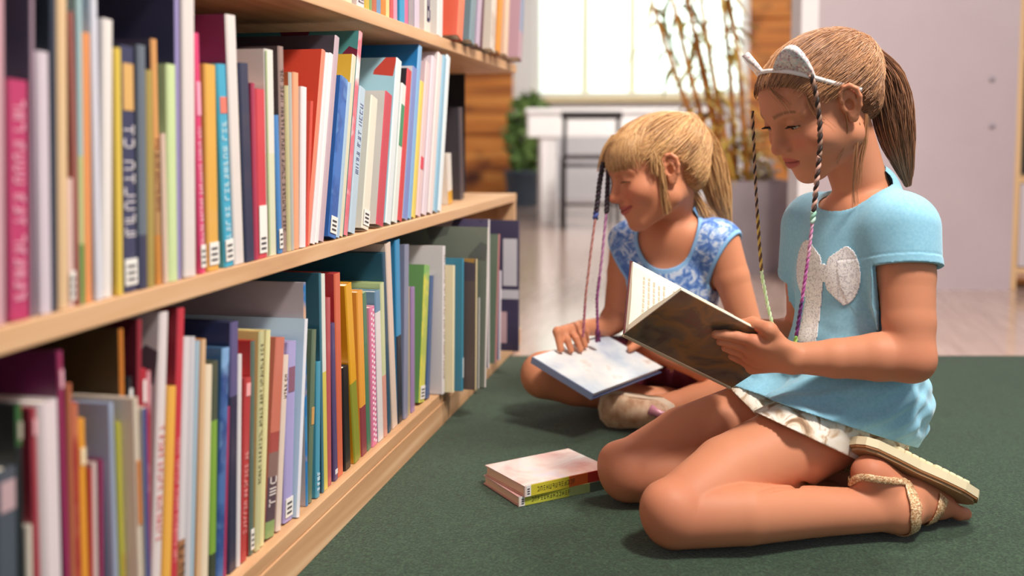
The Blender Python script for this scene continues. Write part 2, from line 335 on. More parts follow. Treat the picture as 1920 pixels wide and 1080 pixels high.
# ------------------------------------------------------------------ books
BOOKS = [
('middle',0.6353,0.0153,0.264,0.047,0.000,'c99aa4','a87a88','pale rose',''),
('middle',0.6556,0.0231,0.184,0.042,0.000,'b83a68','9c2f58','magenta','t=f0b8cc,0.08,0.93'),
('middle',0.6812,0.0038,0.272,0.049,0.000,'a58a9a','4a4a62','mauve',''),
('middle',0.6891,0.0145,0.208,0.032,0.000,'cfc0cb','c9b8c4','pale lilac',''),
('middle',0.7044,0.0066,0.273,0.046,0.000,'33394a','2c3340','dark navy',''),
('middle',0.7124,0.0122,0.274,0.043,0.000,'dcb98f','d8c0a0','sandy beige',''),
('middle',0.7264,0.0073,0.107,0.033,0.000,'e6c4bd','dcb6ae','blush pink','l=1'),
('middle',0.7370,0.0050,0.244,0.009,0.000,'a8645a','a8645a','brick brown',''),
('middle',0.7427,0.0060,0.276,0.034,0.000,'a9c4a0','9fc0c8','sage green with a pale blue top','b=5a9a50,0.18;c4cc90,0.45;a9c8cc'),
('middle',0.7494,0.0100,0.229,0.036,0.000,'e6945a','e09a60','orange',''),
('middle',0.7637,0.0085,0.279,0.020,0.000,'d6d6e2','cfd6e6','icy white',''),
('middle',0.7730,0.0143,0.244,0.054,0.000,'e4dcd8','d8d0d0','chalk white',''),
('middle',0.7927,0.0083,0.220,0.032,0.000,'e2c24e','d8b850','yellow',''),
('middle',0.8053,0.0220,0.223,0.024,0.000,'3c3f5e','353955','navy with thick white lettering','t=dcd4d8,0.22,0.70,big;k=d6a866,0.74,0.93;l=1'),
('middle',0.8283,0.0133,0.226,0.034,0.000,'5b6270','4a4858','slate grey','b=3a3d58,0.22;66707c'),
('middle',0.8428,0.0115,0.204,0.031,0.000,'a8924e','9a8a60','mustard olive',''),
('middle',0.8595,0.0099,0.234,0.010,0.000,'c48a50','3b3550','tawny brown with a leaf picture','b=c8843a,0.2;b58a58,0.55;d79a5c;t=8a4a34,0.3,0.6'),
('middle',0.8703,0.0067,0.145,0.009,0.000,'e2c6b4','d8baa8','pale peach',''),
('middle',0.8780,0.0158,0.212,0.025,0.000,'cadba2','c2d49c','lime green',''),
('middle',0.8948,0.0071,0.304,0.031,0.000,'9d90c4','2f2f4c','lavender with a midnight cover',''),
('middle',0.9067,0.0233,0.305,0.034,0.000,'ddd2cf','d8c8c4','white',''),
('middle',0.9414,0.0109,0.248,-0.009,0.000,'dd4274','d84878','hot pink with white lettering','t=fbe6ec,0.05,0.62;l=1;k=f0a0b8,0.66,0.80'),
('middle',0.9590,0.0229,0.218,0.010,0.000,'e0aa4e','dcae60','amber','l=1'),
('middle',0.9934,0.0201,0.220,-0.040,0.000,'41a6c6','58b0c8','turquoise','t=d8eef4,0.10,0.75;k=e07a6a,0.76,0.84;l=1'),
('middle',1.0155,0.0223,0.275,-0.032,0.000,'e0d6d2','7a2048','white with a maroon cover',''),
('middle',1.0404,0.0214,0.225,-0.031,0.000,'323852','2c3048','ink blue',''),
('middle',1.0631,0.0082,0.204,-0.004,0.000,'b23a58','a83050','crimson',''),
('middle',1.0742,0.0225,0.198,0.008,0.000,'cf4450','c83a48','red with a white foot label','l=2'),
('middle',1.1005,0.0228,0.246,0.001,0.000,'ddd8c4','e0d0c8','off-white with a green edge','b=d8d8bc,0.5;e2dcd4;e=a8b88a'),
('middle',1.1292,0.0109,0.169,-0.030,0.000,'4a86c4','3a70b0','sky blue','l=1'),
('middle',1.1416,0.0141,0.253,-0.002,0.000,'9a8078','4a3c3c','taupe with a charcoal cover','t=5a4a48,0.1,0.9'),
('middle',1.1564,0.0089,0.206,0.002,0.000,'c4bb8c','bfae7a','olive cream',''),
('middle',1.1669,0.0081,0.223,0.004,0.000,'b4b6b0','c86840','silver with a rust cover',''),
('middle',1.1757,0.0159,0.224,0.032,0.000,'eaa37c','e89868','peach',''),
('middle',1.1923,0.0163,0.207,0.055,0.000,'e8e2e4','e0d8d8','bright white',''),
('middle',1.2093,0.0062,0.191,0.129,0.000,'d8503f','d0503f','thin scarlet',''),
('middle',1.2172,0.0105,0.267,0.240,0.000,'e8866c','cf4632','salmon with a big red cover',''),
('middle',1.2295,0.0125,0.263,0.240,0.000,'e6e0e2','e0d8d8','snow white',''),
('middle',1.2431,0.0117,0.264,0.240,0.000,'efe6e6','dcd2d0','porcelain white',''),
('middle',1.2567,0.0149,0.290,0.240,0.000,'bfa6b0','3e3a44','dusty pink with a black cover',''),
('middle',1.2892,0.0272,0.231,0.240,0.000,'4074be','3868b4','royal blue picture','n=2a5aa4,6fa0d8;l=1'),
('middle',1.3185,0.0102,0.227,0.240,0.000,'a8c0d4','8ab0d0','powder blue',''),
('middle',1.3307,0.0145,0.269,0.240,0.000,'d8d2b8','e0b040','cream with a yellow cover',''),
('middle',1.3473,0.0127,0.307,0.240,0.000,'dc8088','4a8a8a','rosy red with a teal and maroon cover','n=d86878,efe2e0;q=4c8c8c,6a2038'),
('middle',1.3669,0.0236,0.221,0.240,0.000,'b6cad8','a8bed0','ice blue','t=7a80a8,0.4,0.9'),
('middle',1.4213,0.0293,0.208,0.240,0.000,'e2dccb','dcd8cc','cream','l=1'),
('middle',1.4836,0.0322,0.217,0.240,0.000,'c84a58','d8d4d0','raspberry red',''),
('middle',1.5300,0.0259,0.278,0.240,0.000,'dfe6e8','a4cfe0','white with a pale blue cover','q=a4cfe0,c8483c'),
('middle',1.5630,0.0235,0.237,0.240,0.000,'e0e2dc','d8dcd6','white with a green patch','k=4a9068,0.55,0.85'),
('middle',1.5924,0.0230,0.265,0.240,0.000,'d2484e','2c2c34','poppy red',''),
('middle',1.6266,0.0248,0.271,0.240,0.000,'7f8fc6','d8d8e0','periwinkle blue',''),
('middle',1.6544,0.0186,0.315,0.240,0.000,'86b4dc','1c74b4','light blue with a cobalt cover',''),
('middle',1.6762,0.0191,0.249,0.240,0.000,'e6cc66','e0c870','lemon yellow',''),
('middle',1.7041,0.0239,0.287,0.240,0.000,'e6c8c8','e0c0c4','pale pink','k=d84a5a,0.30,0.38'),
('middle',1.7378,0.0241,0.300,0.240,0.000,'e4d4dc','e0d0d8','pinkish white',''),
('middle',1.7727,0.0244,0.310,0.240,0.000,'ecdcd8','e4d8d8','shell white',''),
('middle',1.8089,0.0247,0.307,0.240,0.000,'8fbcd4','d8e4ea','pale cyan',''),
('middle',1.8370,0.0231,0.311,0.240,0.000,'e8eef0','e0e6ea','frost white',''),
('middle',2.0853,0.0308,0.109,-0.100,-0.045,'dcd6ce','e2dcd4','white with an ochre foot','b=d09a20,0.26;e2dcd4'),
('middle',2.2517,0.0327,0.215,-0.060,-0.060,'46424a','3e3b44','charcoal',''),
('bottom',0.6245,0.0222,0.232,0.038,0.000,'4a525e','38404c','slate blue-grey','k=b89aa0,0.86,0.96'),
('bottom',0.6501,0.0060,0.278,0.026,0.000,'262c30','20282c','black with a green top','k=a8a090,0.90,0.95;b=1e2428,0.88;3a6a3c'),
('bottom',0.6568,0.0060,0.180,0.033,0.000,'d6cabc','cfc4b8','cream stub',''),
('bottom',0.6668,0.0060,0.271,0.015,0.000,'a83a48','a03444','brick red','k=e0a0a8,0.92,0.97'),
('bottom',0.6735,0.0067,0.271,0.018,0.000,'bdb2b4','b6acae','dove grey',''),
('bottom',0.6818,0.0193,0.271,0.015,0.000,'dccdd2','d4c8cc','blush white',''),
('bottom',0.7071,0.0060,0.309,-0.004,0.000,'9c2e5c','5e1a46','plum','k=e0a4b4,0.90,0.95'),
('bottom',0.7138,0.0060,0.279,0.015,0.000,'b86a4c','a85a44','copper brown','b=7a7086,0.4;b86a4c'),
('bottom',0.7205,0.0060,0.261,0.017,0.000,'b8463e','b0423c','rusty red','n=a83038,cf7a5c'),
('bottom',0.7288,0.0086,0.245,0.010,0.000,'e69c34','e2a040','marigold orange','k=f0d8b0,0.84,0.90'),
('bottom',0.7381,0.0038,0.199,0.029,0.000,'c4463e','bc423e','thin vermilion',''),
('bottom',0.7426,0.0054,0.203,0.029,0.000,'e0c8c4','d8c0c0','pale rose pink',''),
('bottom',0.7488,0.0039,0.203,0.040,0.000,'a83c68','a03a64','thin fuchsia',''),
('bottom',0.7614,0.0055,0.252,0.000,0.007,'a9b6d2','a4b2d0','cornflower grey',''),
('bottom',0.7676,0.0055,0.233,0.000,0.010,'c6c04c','c4be58','yellow-green','t=d09a30,0.2,0.5'),
('bottom',0.7738,0.0060,0.254,0.000,0.025,'e2d3c0','ded0c0','cream with an orange fox-coloured patch','k=cf7a2c,0.55,0.78'),
('bottom',0.7805,0.0060,0.243,0.010,0.027,'3f538e','d8ccc0','denim blue',''),
('bottom',0.7872,0.0060,0.311,0.018,0.000,'c8782c','4a3a22','dark orange with a brown cover',''),
('bottom',0.7939,0.0060,0.264,0.044,0.000,'26242a','22222a','black with a white dot','k=f0ecec,0.88,0.96'),
('bottom',0.8006,0.0060,0.315,0.063,0.000,'9c2a3a','5c1a28','dark red',''),
('bottom',0.8126,0.0060,0.268,0.044,0.000,'c22e40','b42a3c','cherry red with a white dot','k=f4e4e4,0.88,0.96'),
('bottom',0.8193,0.0060,0.264,0.053,0.000,'b8304a','b03046','strawberry red','n=a82040,e0a0a8'),
('bottom',0.8289,0.0149,0.315,0.101,0.000,'dcd0d0','cfc2c2','white with red lettering','t=cf5a58,0.30,0.66;q=cdc0c2,5a4a54'),
('bottom',0.8449,0.0143,0.239,0.100,0.000,'eaae4c','e2a850','golden yellow',''),
('bottom',0.8602,0.0119,0.314,0.101,0.000,'c43444','8a2430','scarlet','t=e89a98,0.2,0.6'),
('bottom',0.8749,0.0124,0.282,0.094,0.000,'d6cdd2','d0c8cc','white with a brown dog picture','b=8a5a40,0.12;a87450,0.28;d8d0d4;t=4a3428,0.03,0.28,big'),
('bottom',0.8898,0.0100,0.280,0.088,0.000,'ccc8ce','c4c2c8','pearl grey',''),
('bottom',0.9009,0.0075,0.274,0.097,0.000,'a4bccc','9cb4c8','misty blue',''),
('bottom',0.9112,0.0081,0.274,0.090,0.000,'dcb48c','d8924a','tan with an orange cover',''),
('bottom',0.9207,0.0141,0.244,0.087,0.000,'e8d6bc','e0d0b8','ivory',''),
('bottom',0.9400,0.0132,0.245,0.069,0.000,'7ea63e','48503e','leaf green','b=3c4434,0.16;7ea63e,0.74;4c5444'),
('bottom',0.9544,0.0154,0.255,0.101,0.000,'4a6ea8','3a6490','marine blue picture','n=2c4a88,86b0dc'),
('bottom',0.9727,0.0060,0.188,0.090,0.000,'a83662','a0345c','thin magenta',''),
('bottom',0.9847,0.0175,0.279,0.062,0.000,'4a466e','1d2a52','indigo','b=32304a,0.7;5c5684'),
('bottom',1.0034,0.0077,0.240,0.060,0.000,'e2dcde','d8d4d6','white sliver',''),
('bottom',1.0124,0.0145,0.209,0.100,0.000,'b83c3e','b03a3c','tomato red','t=e4a4a0,0.15,0.6;k=f0a8a8,0.90,0.97'),
('bottom',1.0350,0.0094,0.249,0.064,0.000,'5c6e64','b82e2e','moss grey with a red cover','l=1'),
('bottom',1.0458,0.0125,0.257,0.085,0.000,'c6c292','dcc07c','khaki cream with a tan cover','t=6a6a4a,0.3,0.95'),
('bottom',1.0597,0.0099,0.255,0.114,0.000,'e4dca4','ded4a0','butter yellow',''),
('bottom',1.0755,0.0235,0.240,0.170,0.000,'bc705c','b86a58','salmon with a forest picture','b=8aa468,0.08;5a4450,0.3;8a6a64,0.42;a84a44,0.52;cc7460;t=e0d4d0,0.15,0.3,big'),
('bottom',1.1049,0.0123,0.215,0.148,0.000,'e4d0c2','d8c4b8','pale apricot','t=4a3a3a,0.75,0.9'),
('bottom',1.1293,0.0245,0.226,0.095,0.000,'a99fd2','a49ccc','lavender','k=8a5a70,0.72,0.86;l=1'),
('bottom',1.1546,0.0072,0.252,0.144,0.006,'e8e8f0','bfd8e8','white with a pale sky cover',''),
('bottom',1.1959,0.0060,0.296,0.011,0.000,'3f8cc0','b9adb2','blue speckled','n=2a7abc,e0b090'),
('bottom',1.2026,0.0124,0.229,0.106,0.000,'66785f','5c6e58','olive grey','k=c89a5a,0.45,0.55'),
('bottom',1.2248,0.0119,0.183,0.057,0.000,'4f9cb8','4898b4','teal picture','t=d8e8f0,0.05,0.2,big'),
('bottom',1.2477,0.0060,0.302,0.001,0.000,'46788a','2c5a6c','petrol teal',''),
('bottom',1.2549,0.0147,0.299,-0.000,0.000,'dadccc','c4d4d0','white with a yellow foot','b=d8c860,0.55;dfe0d8'),
('bottom',1.2715,0.0138,0.263,0.021,0.000,'b8585c','b04a50','dusty red',''),
('bottom',1.2946,0.0129,0.225,-0.017,0.000,'584874','524470','purple','k=e0dce0,0.04,0.07'),
('bottom',1.3095,0.0208,0.293,-0.006,0.000,'d4684a','b02c34','orange-red with a red cover',''),
('bottom',1.3388,0.0217,0.153,-0.035,0.000,'1c1b1e','1c1b1e','thin black',''),
('bottom',1.3733,0.0255,0.272,-0.108,0.000,'d69a2a','dc9a18','mustard yellow','b=8c9030,0.45;dfa222'),
('bottom',1.4059,0.0236,0.254,-0.048,0.000,'e6a03e','e4a044','tangerine','b=8a3a44,0.3;e6a03e'),
('bottom',1.4319,0.0171,0.249,-0.054,0.000,'4a7a5e','b4c89a','forest green with a pale green cover',''),
('bottom',1.4537,0.0228,0.222,-0.035,0.000,'dc7aa0','d898b0','pink checked','t=f4dce4,0.02,0.98,check'),
('bottom',1.4821,0.0230,0.243,-0.042,0.000,'e2dcdc','6a90ac','white with a dusty blue top','b=e2dcdc,0.86;6a8fae'),
('bottom',1.5077,0.0161,0.253,-0.043,0.000,'ccd0a4','b0c48c','celery green','b=d89a8a,0.4;ccd0a4'),
('bottom',1.5309,0.0148,0.300,-0.068,0.000,'2c5068','145068','deep teal',''),
('bottom',1.5553,0.0243,0.314,-0.091,0.000,'e0c8b8','cfc0b4','shell pink',''),
('bottom',1.5859,0.0231,0.314,-0.027,0.000,'3a8fc0','2c80b0','azure and black','b=272c38,0.48;3a8fc0'),
('bottom',1.6120,0.0212,0.301,0.046,0.000,'8a8ca4','80849c','blue-grey',''),
('bottom',1.6416,0.0102,0.225,0.012,0.000,'b2a47c','aca078','thin olive',''),
('bottom',1.6549,0.0191,0.222,0.025,0.000,'9c7eac','947aa6','lilac',''),
('bottom',1.7056,0.0315,0.251,0.168,0.000,'b4c04c','6a9a5c','grass green and yellow','n=d8d050,7ab060;l=1'),
('bottom',1.7436,0.0215,0.228,0.145,0.000,'3e5a88','384f7c','thin navy blue',''),
('bottom',1.7900,0.0140,0.281,0.040,0.019,'dcd6d8','d4cfd2','white with brown dots','t=8a6a58,0.1,0.95'),
('bottom',1.8080,0.0090,0.243,0.040,0.034,'e8dcb8','e4d8b4','pale custard',''),
('bottom',1.8210,0.0090,0.255,0.040,0.049,'3f87a0','3a7e98','teal with a white label','k=d8e4ea,0.10,0.25'),
('bottom',1.8360,0.0070,0.253,0.040,0.074,'c8b890','5a4c48','dark brown and gold picture','q=4a4048,a8803c'),
('bottom',1.8470,0.0040,0.177,0.050,0.076,'c4c0bc','8a8a88','thin pale grey',''),
('bottom',1.8580,0.0080,0.312,0.100,0.088,'d2ccc6','6c7468','tall grey-green picture','q=6a7264,585c56'),
('bottom',2.0200,0.0080,0.315,0.020,0.056,'e0d8dc','5a5272','ivory-spined violet picture','q=4c4668,d8ccd4'),
('bottom',2.0600,0.0100,0.279,0.135,0.062,'b87a78','6a7c68','tall dusty pink and green',''),
('bottom',2.1000,0.0100,0.196,0.060,0.061,'dcd4dc','8a80a0','short white and violet',''),
('bottom',2.2000,0.0100,0.299,0.020,0.084,'4a4458','48425e','large dark violet with a pink photo panel','w=1'),
('upper',1.3652,0.0265,0.220,0.031,0.000,'c8d2b0','c0ccaa','pale green',''),
('upper',1.4167,0.0289,0.244,0.033,0.000,'e0d0d4','d8c8cc','white with grey marks','t=8a808a,0.02,0.3,big'),
('upper',1.4479,0.0189,0.256,0.032,0.000,'c4a63c','bca03c','mustard',''),
('upper',1.4676,0.0112,0.268,0.031,0.000,'7c9a5c','74925a','thin green',''),
('upper',1.4813,0.0197,0.232,0.031,0.000,'b8684a','b06448','terracotta',''),
('upper',1.5041,0.0222,0.268,0.030,0.000,'6a92b8','628ab0','steel blue',''),
('upper',1.5315,0.0210,0.232,0.030,0.000,'dc843a','d4803a','bright orange',''),
('upper',1.5552,0.0135,0.268,0.029,0.000,'e6cc8c','e0c688','straw yellow',''),
('upper',1.5714,0.0137,0.232,0.028,0.000,'cc5a5c','c45658','coral red',''),
('upper',1.5879,0.0197,0.256,0.028,0.000,'dc98b0','d492aa','candy pink',''),
('upper',1.6208,0.0245,0.232,0.027,0.000,'3a9cc8','3494c0','bright cyan',''),
('upper',1.6483,0.0181,0.220,0.026,0.000,'d87098','d06c92','deep pink',''),
('upper',1.6770,0.0235,0.232,0.026,0.000,'a29aa0','9a9298','ash grey',''),
('upper',1.7089,0.0238,0.232,0.025,0.000,'d2c4d4','cabccc','pale mauve',''),
('upper',1.7733,0.0344,0.232,0.054,0.000,'ded6cc','d6cec6','cream with a dark letter','g=4a4668'),
('upper',1.8474,0.0341,0.220,0.079,0.000,'e0dedc','d8d6d4','plain white',''),
('upper',1.9176,0.0400,0.220,0.240,0.022,'ee7a5c','d86048','chunky coral',''),
('upper',2.0094,0.0390,0.220,0.240,0.024,'7a929c','70868f','slate',''),
('upper',2.0692,0.0273,0.244,0.240,0.024,'bca8bc','b4a0b4','dusky lilac',''),
('upper',2.1061,0.0125,0.244,0.208,0.026,'5c3440','54303a','thin maroon',''),
('upper',2.1856,0.0400,0.268,0.180,0.028,'dfd2c6','d8ccc0','cream speckled','n=c4b4a8,ece2d8'),
('upper',2.2529,0.0322,0.256,0.240,0.030,'e09644','d89040','apricot orange',''),
('upper',2.3055,0.0330,0.244,0.176,0.034,'e2c4ac','dcbca4','pinkish beige',''),
('upper',2.4502,0.0400,0.232,0.240,0.038,'8a9cb4','b4909c','blue-grey and mauve','b=b898a4,0.30;8a98b4'),
]

PLACE = {'middle': (-.522, .4119), 'bottom': (-.520, .0704), 'upper': (-.524, .7484)}
SHELF_W = {'middle': 'middle', 'bottom': 'bottom', 'upper': 'top'}
def book_opts(s):
    d = {}; last = None
    for t in s.split(';'):
        if not t: continue
        if '=' in t: last, v = t.split('='); d[last] = v
        else: d[last] += ';' + t
    return d
def band_mat(spec):
    k = ('band', spec)
    if k in MATS: return MATS[k]
    m, nt, b = new_mat('banded_cover'); tc = nt.nodes.new('ShaderNodeTexCoord'); sp = nt.nodes.new('ShaderNodeSeparateXYZ')
    nt.links.new(tc.outputs['Generated'], sp.inputs[0]); st = []; pos = 0.0
    for part in spec.split(';'):
        v = part.split(','); st.append((pos, rgb(v[0])))
        if len(v) > 1: pos = float(v[1])
    r = ramp(nt, st, 'CONSTANT'); nt.links.new(sp.outputs['Z'], r.inputs['Fac']); nt.links.new(r.outputs['Color'], b.inputs['Base Color'])
    b.inputs['Roughness'].default_value = .4; b.inputs['Coat Weight'].default_value = .25; b.inputs['Coat Roughness'].default_value = .15
    MATS[k] = m; return m
def pict_mat(a, c, base, vor=False):
    st = [(.0, base), (.42, base), (.5, a), (.6, c), (1, base)] if not vor else [(.0, base), (.3, a), (.5, base), (.66, c), (.85, base)]
    return mottled('picture_%s_%s_%s_%d' % (a, c, base, vor), st, 14 if not vor else 16, 3, .4, coat=.25, voronoi=vor, interp='CONSTANT' if vor else 'LINEAR')
PAGES = [plain(h, .85) for h in ('efe6d6', 'e8dcc8', 'f2ece2')]
STICK = plain('efeae4', .5); INKM = plain('4a4448', .6)
def glyph_boxes(bm, rnd, cy, cz, wy, wz, x, mi=0, thick=.0004):
    """one letter-like mark: strokes of a seven-segment frame; wy across the spine, wz along it"""
    s = .2
    segs = [((-1,-1),(1,-1)), ((-1,0),(1,0)), ((-1,1),(1,1)), ((-1,-1),(-1,1)), ((1,-1),(1,1))]
    for i in rnd.sample(range(5), rnd.choice((2, 3, 3))):
        (a0, b0), (a1, b1) = segs[i]
        add_box(bm, (x, cy+a0*wy/2-s*wy/2, cz+b0*wz/2-s*wz/2), (x+thick, cy+a1*wy/2+s*wy/2, cz+b1*wz/2+s*wz/2), mi)
def make_book(i, t, h, sp, cv, d, rnd, w=None):
    """mesh book: spine towards +X, thickness along +Y, pages inside, title and labels as children"""
    w = w or max(.13, min(.225, h*.74)) * (.94 + .1*rnd.random())
    c = min(.0022, t*.22); e = min(.0018, t*.25)
    prof = [(-w, 0), (-e, 0), (0, e), (0, t-e), (-e, t), (-w, t), (-w, t-c), (-c, t-c), (-c, c), (-w, c)]
    bm = bmesh.new()
    lo = [bm.verts.new((x, y, 0)) for x, y in prof]; hi = [bm.verts.new((x, y, h)) for x, y in prof]; n = len(prof)
    for k in range(n):
        f = bm.faces.new((lo[k], lo[(k+1) % n], hi[(k+1) % n], hi[k])); f.material_index = 0 if k in (1, 2, 3) else 1
    for ring in (lo, hi):     # caps as quads
        for q in ((0, 1, 8, 9), (1, 2, 8), (2, 3, 7, 8), (3, 4, 7), (4, 5, 6, 7)):
            f = bm.faces.new([ring[j] for j in q]); f.material_index = 1
    if 'b' in d: sm = band_mat(d['b'])
    elif 'n' in d: a, c2 = d['n'].split(','); sm = pict_mat(a, c2, sp)
    else: sm = plain(sp, .42, .25)
    if 'q' in d: a, c2 = d['q'].split(','); cm_ = pict_mat(a, c2, cv, True)
    else: cm_ = plain(cv, .42, .25)
    bk = link('book', bm_mesh(bm, 'book'), [sm, cm_])
    bm = bmesh.new(); add_box(bm, (-w+.003, c+.0001, .003), (-c-.0001, t-c-.0001, h-.003))
    link('pages', bm_mesh(bm, 'pages'), PAGES[i % 3], bk)
    if 't' in d:
        v = d['t'].split(','); z0, z1 = float(v[1])*h, float(v[2])*h; big = 'big' in v; chk = 'check' in v
        bm = bmesh.new()
        if chk:
            z = z0; k = 0
            while z < z1:
                for y in (0, 1): 
                    if (k+y) % 2: add_box(bm, (.0001, t*(.18+.34*y), z), (.0005, t*(.44+.34*y), z+.0035))
                z += .0042; k += 1
        else:
            wy = t*(.62 if big else .42); wz = max(wy*.62, .0022); z = z0; left = rnd.randint(3, 8)
            while z < z1 - wz:
                if left == 0: left = rnd.randint(3, 8); z += wz*.9; continue
                glyph_boxes(bm, rnd, t*.5, z+wz*.6, wy, wz*.8, .0001); z += wz*1.45; left -= 1
        if len(bm.faces): link('title', bm_mesh(bm, 'title'), plain(v[0], .5), bk)
        else: bm.free()
    if 'k' in d:
        v = d['k'].split(','); bm = bmesh.new(); add_box(bm, (.0001, t*.14, float(v[1])*h), (.0006, t*.86, float(v[2])*h), 0, .0002)
        link('spine_patch', bm_mesh(bm), plain(v[0], .5), bk)
    if 'e' in d:
        bm = bmesh.new(); add_box(bm, (.0001, t*.02, .002), (.0006, t*.2, h-.002)); link('spine_stripe', bm_mesh(bm), plain(d['e'], .5), bk)
    if 'l' in d:
        z1 = .030 if d['l'] == '1' else .062
        bm = bmesh.new(); add_box(bm, (.0007, t*.06, .006), (.0011, t*.94, z1), 0)
        for q in range(3): add_box(bm, (.0012, t*.22, .010+q*.006), (.0015, t*.78, .0125+q*.006), 1)
        link('spine_label', bm_mesh(bm), [STICK, INKM], bk)
    if 'g' in d:     # large dark letter B drawn on the spine
        bm = bmesh.new(); z0 = .02; s = .05; y0, y1 = t*.3, t*.86
        def bar(ya, yb, za, zb): add_box(bm, (.0001, ya, za), (.0008, yb, zb))
        q = .007
        bar(y0, y0+q*.8, z0, z0+s); bar(y0, y1-q*.5, z0, z0+q); bar(y0, y1-q*.5, z0+s/2-q/2, z0+s/2+q/2); bar(y0, y1-q*.8, z0+s-q, z0+s)
        bar(y1-q*.8, y1, z0+q*.6, z0+s/2-q*.3); bar(y1-q*1.1, y1-q*.3, z0+s/2+q*.3, z0+s-q*.6)
        link('letter', bm_mesh(bm), plain(d['g'], .5), bk)
    if 'w' in d:     # front cover of the violet book: pale swoosh and a framed pink photo panel
        bm = bmesh.new(); m = lambda a, b_, z0, z1, mi: add_box(bm, (-w*b_, -.0007, h*z0), (-w*a, -.0001, h*z1), mi)
        m(.12, .80, .06, .30, 0); m(.36, .48, .09, .27, 1); m(.0, .95, .40, .47, 2)
        m(.02, .16, .50, .86, 2)
        link('cover_print', bm_mesh(bm), [plain('d8b4bc', .5), plain('7a4a54', .5), plain('d8d4dc', .5)], bk)
    return bk
def head_of(nm): return nm.split(' with ')[0].split(' picture')[0].replace('thin ', '').split(' and ')[0]
used_labels = set()
by_shelf = {}
for B in BOOKS: by_shelf.setdefault(B[0], []).append(B)
rnd = random.Random(11); bi = 0
for shelf, rows in by_shelf.items():
    X, Z = PLACE[shelf]
    for j, (sh, y, t, h, lean, p, sp, cv, nm, o) in enumerate(rows):
        d = book_opts(o); bk = make_book(bi, t, h, sp, cv, d, rnd); bi += 1
        bk.rotation_euler = (-lean, 0, 0)
        bk.location = (X + p + rnd.uniform(-.002, .001), y, Z + max(0, t*math.sin(lean)) + .0003)
        nb = head_of(rows[j+1][8]) if j+1 < len(rows) else None
        a, _, r = nm.partition(' with ')
        lab = ('leaning ' if abs(lean) > .16 else '') + a + ' book' + (' with ' + r if r else '') + ' on the %s shelf' % SHELF_W[shelf]
        tail = ' left of the %s one' % nb if nb else ' at its far end'
        if len((lab + tail).split()) <= 16: lab += tail
        if lab in used_labels: raise ValueError('label twice: ' + lab)
        used_labels.add(lab)
        tag(bk, lab, 'book', 'books on the %s shelf' % SHELF_W[shelf])

WORLD_S = .57

# ------------------------------------------------------------------ light: sky, sun on the garden, daylight through windows, ceiling lamps over the aisle, added back fill
w = bpy.data.worlds.new('world'); SC.world = w; w.use_nodes = True
bg = w.node_tree.nodes['Background']; bg.inputs['Color'].default_value = (.93, .93, 1.0, 1); bg.inputs['Strength'].default_value = WORLD_S
def area(name, loc, target, size, power, color=(1, 1, 1), size_y=None):
    l = bpy.data.lights.new(name, 'AREA'); l.energy = power; l.color = color; l.size = size
    if size_y: l.shape = 'RECTANGLE'; l.size_y = size_y
    o = bpy.data.objects.new(name, l); COL.objects.link(o); o.location = loc
    o.rotation_euler = (Vector(target) - Vector(loc)).to_track_quat('-Z', 'Y').to_euler()
    return o

area('aisle_lamp', (.85, 2.35, 2.45), (.1, 1.5, .2), .36, 46, (1, .94, .86))
area('aisle_lamp', (.85, .75, 2.5), (.1, 1.5, .2), .40, 86, (1, .93, .84))
area('window_daylight', (.1, 9.9, 1.9), (.2, 2, .6), 3.2, 85, (.95, 1, .98), 2.2)
sun = bpy.data.lights.new('sun', 'SUN'); sun.energy = 3.0; sun.angle = .02
so = bpy.data.objects.new('sun', sun); COL.objects.link(so); so.rotation_euler = (math.radians(50), 0, math.radians(200))
area('back_fill', (.2, 5.6, 2.6), (.1, 6.6, 0), 1.2, 120, (1, .96, .92))  # added fill to brighten table, boards and bamboo, no known fitting

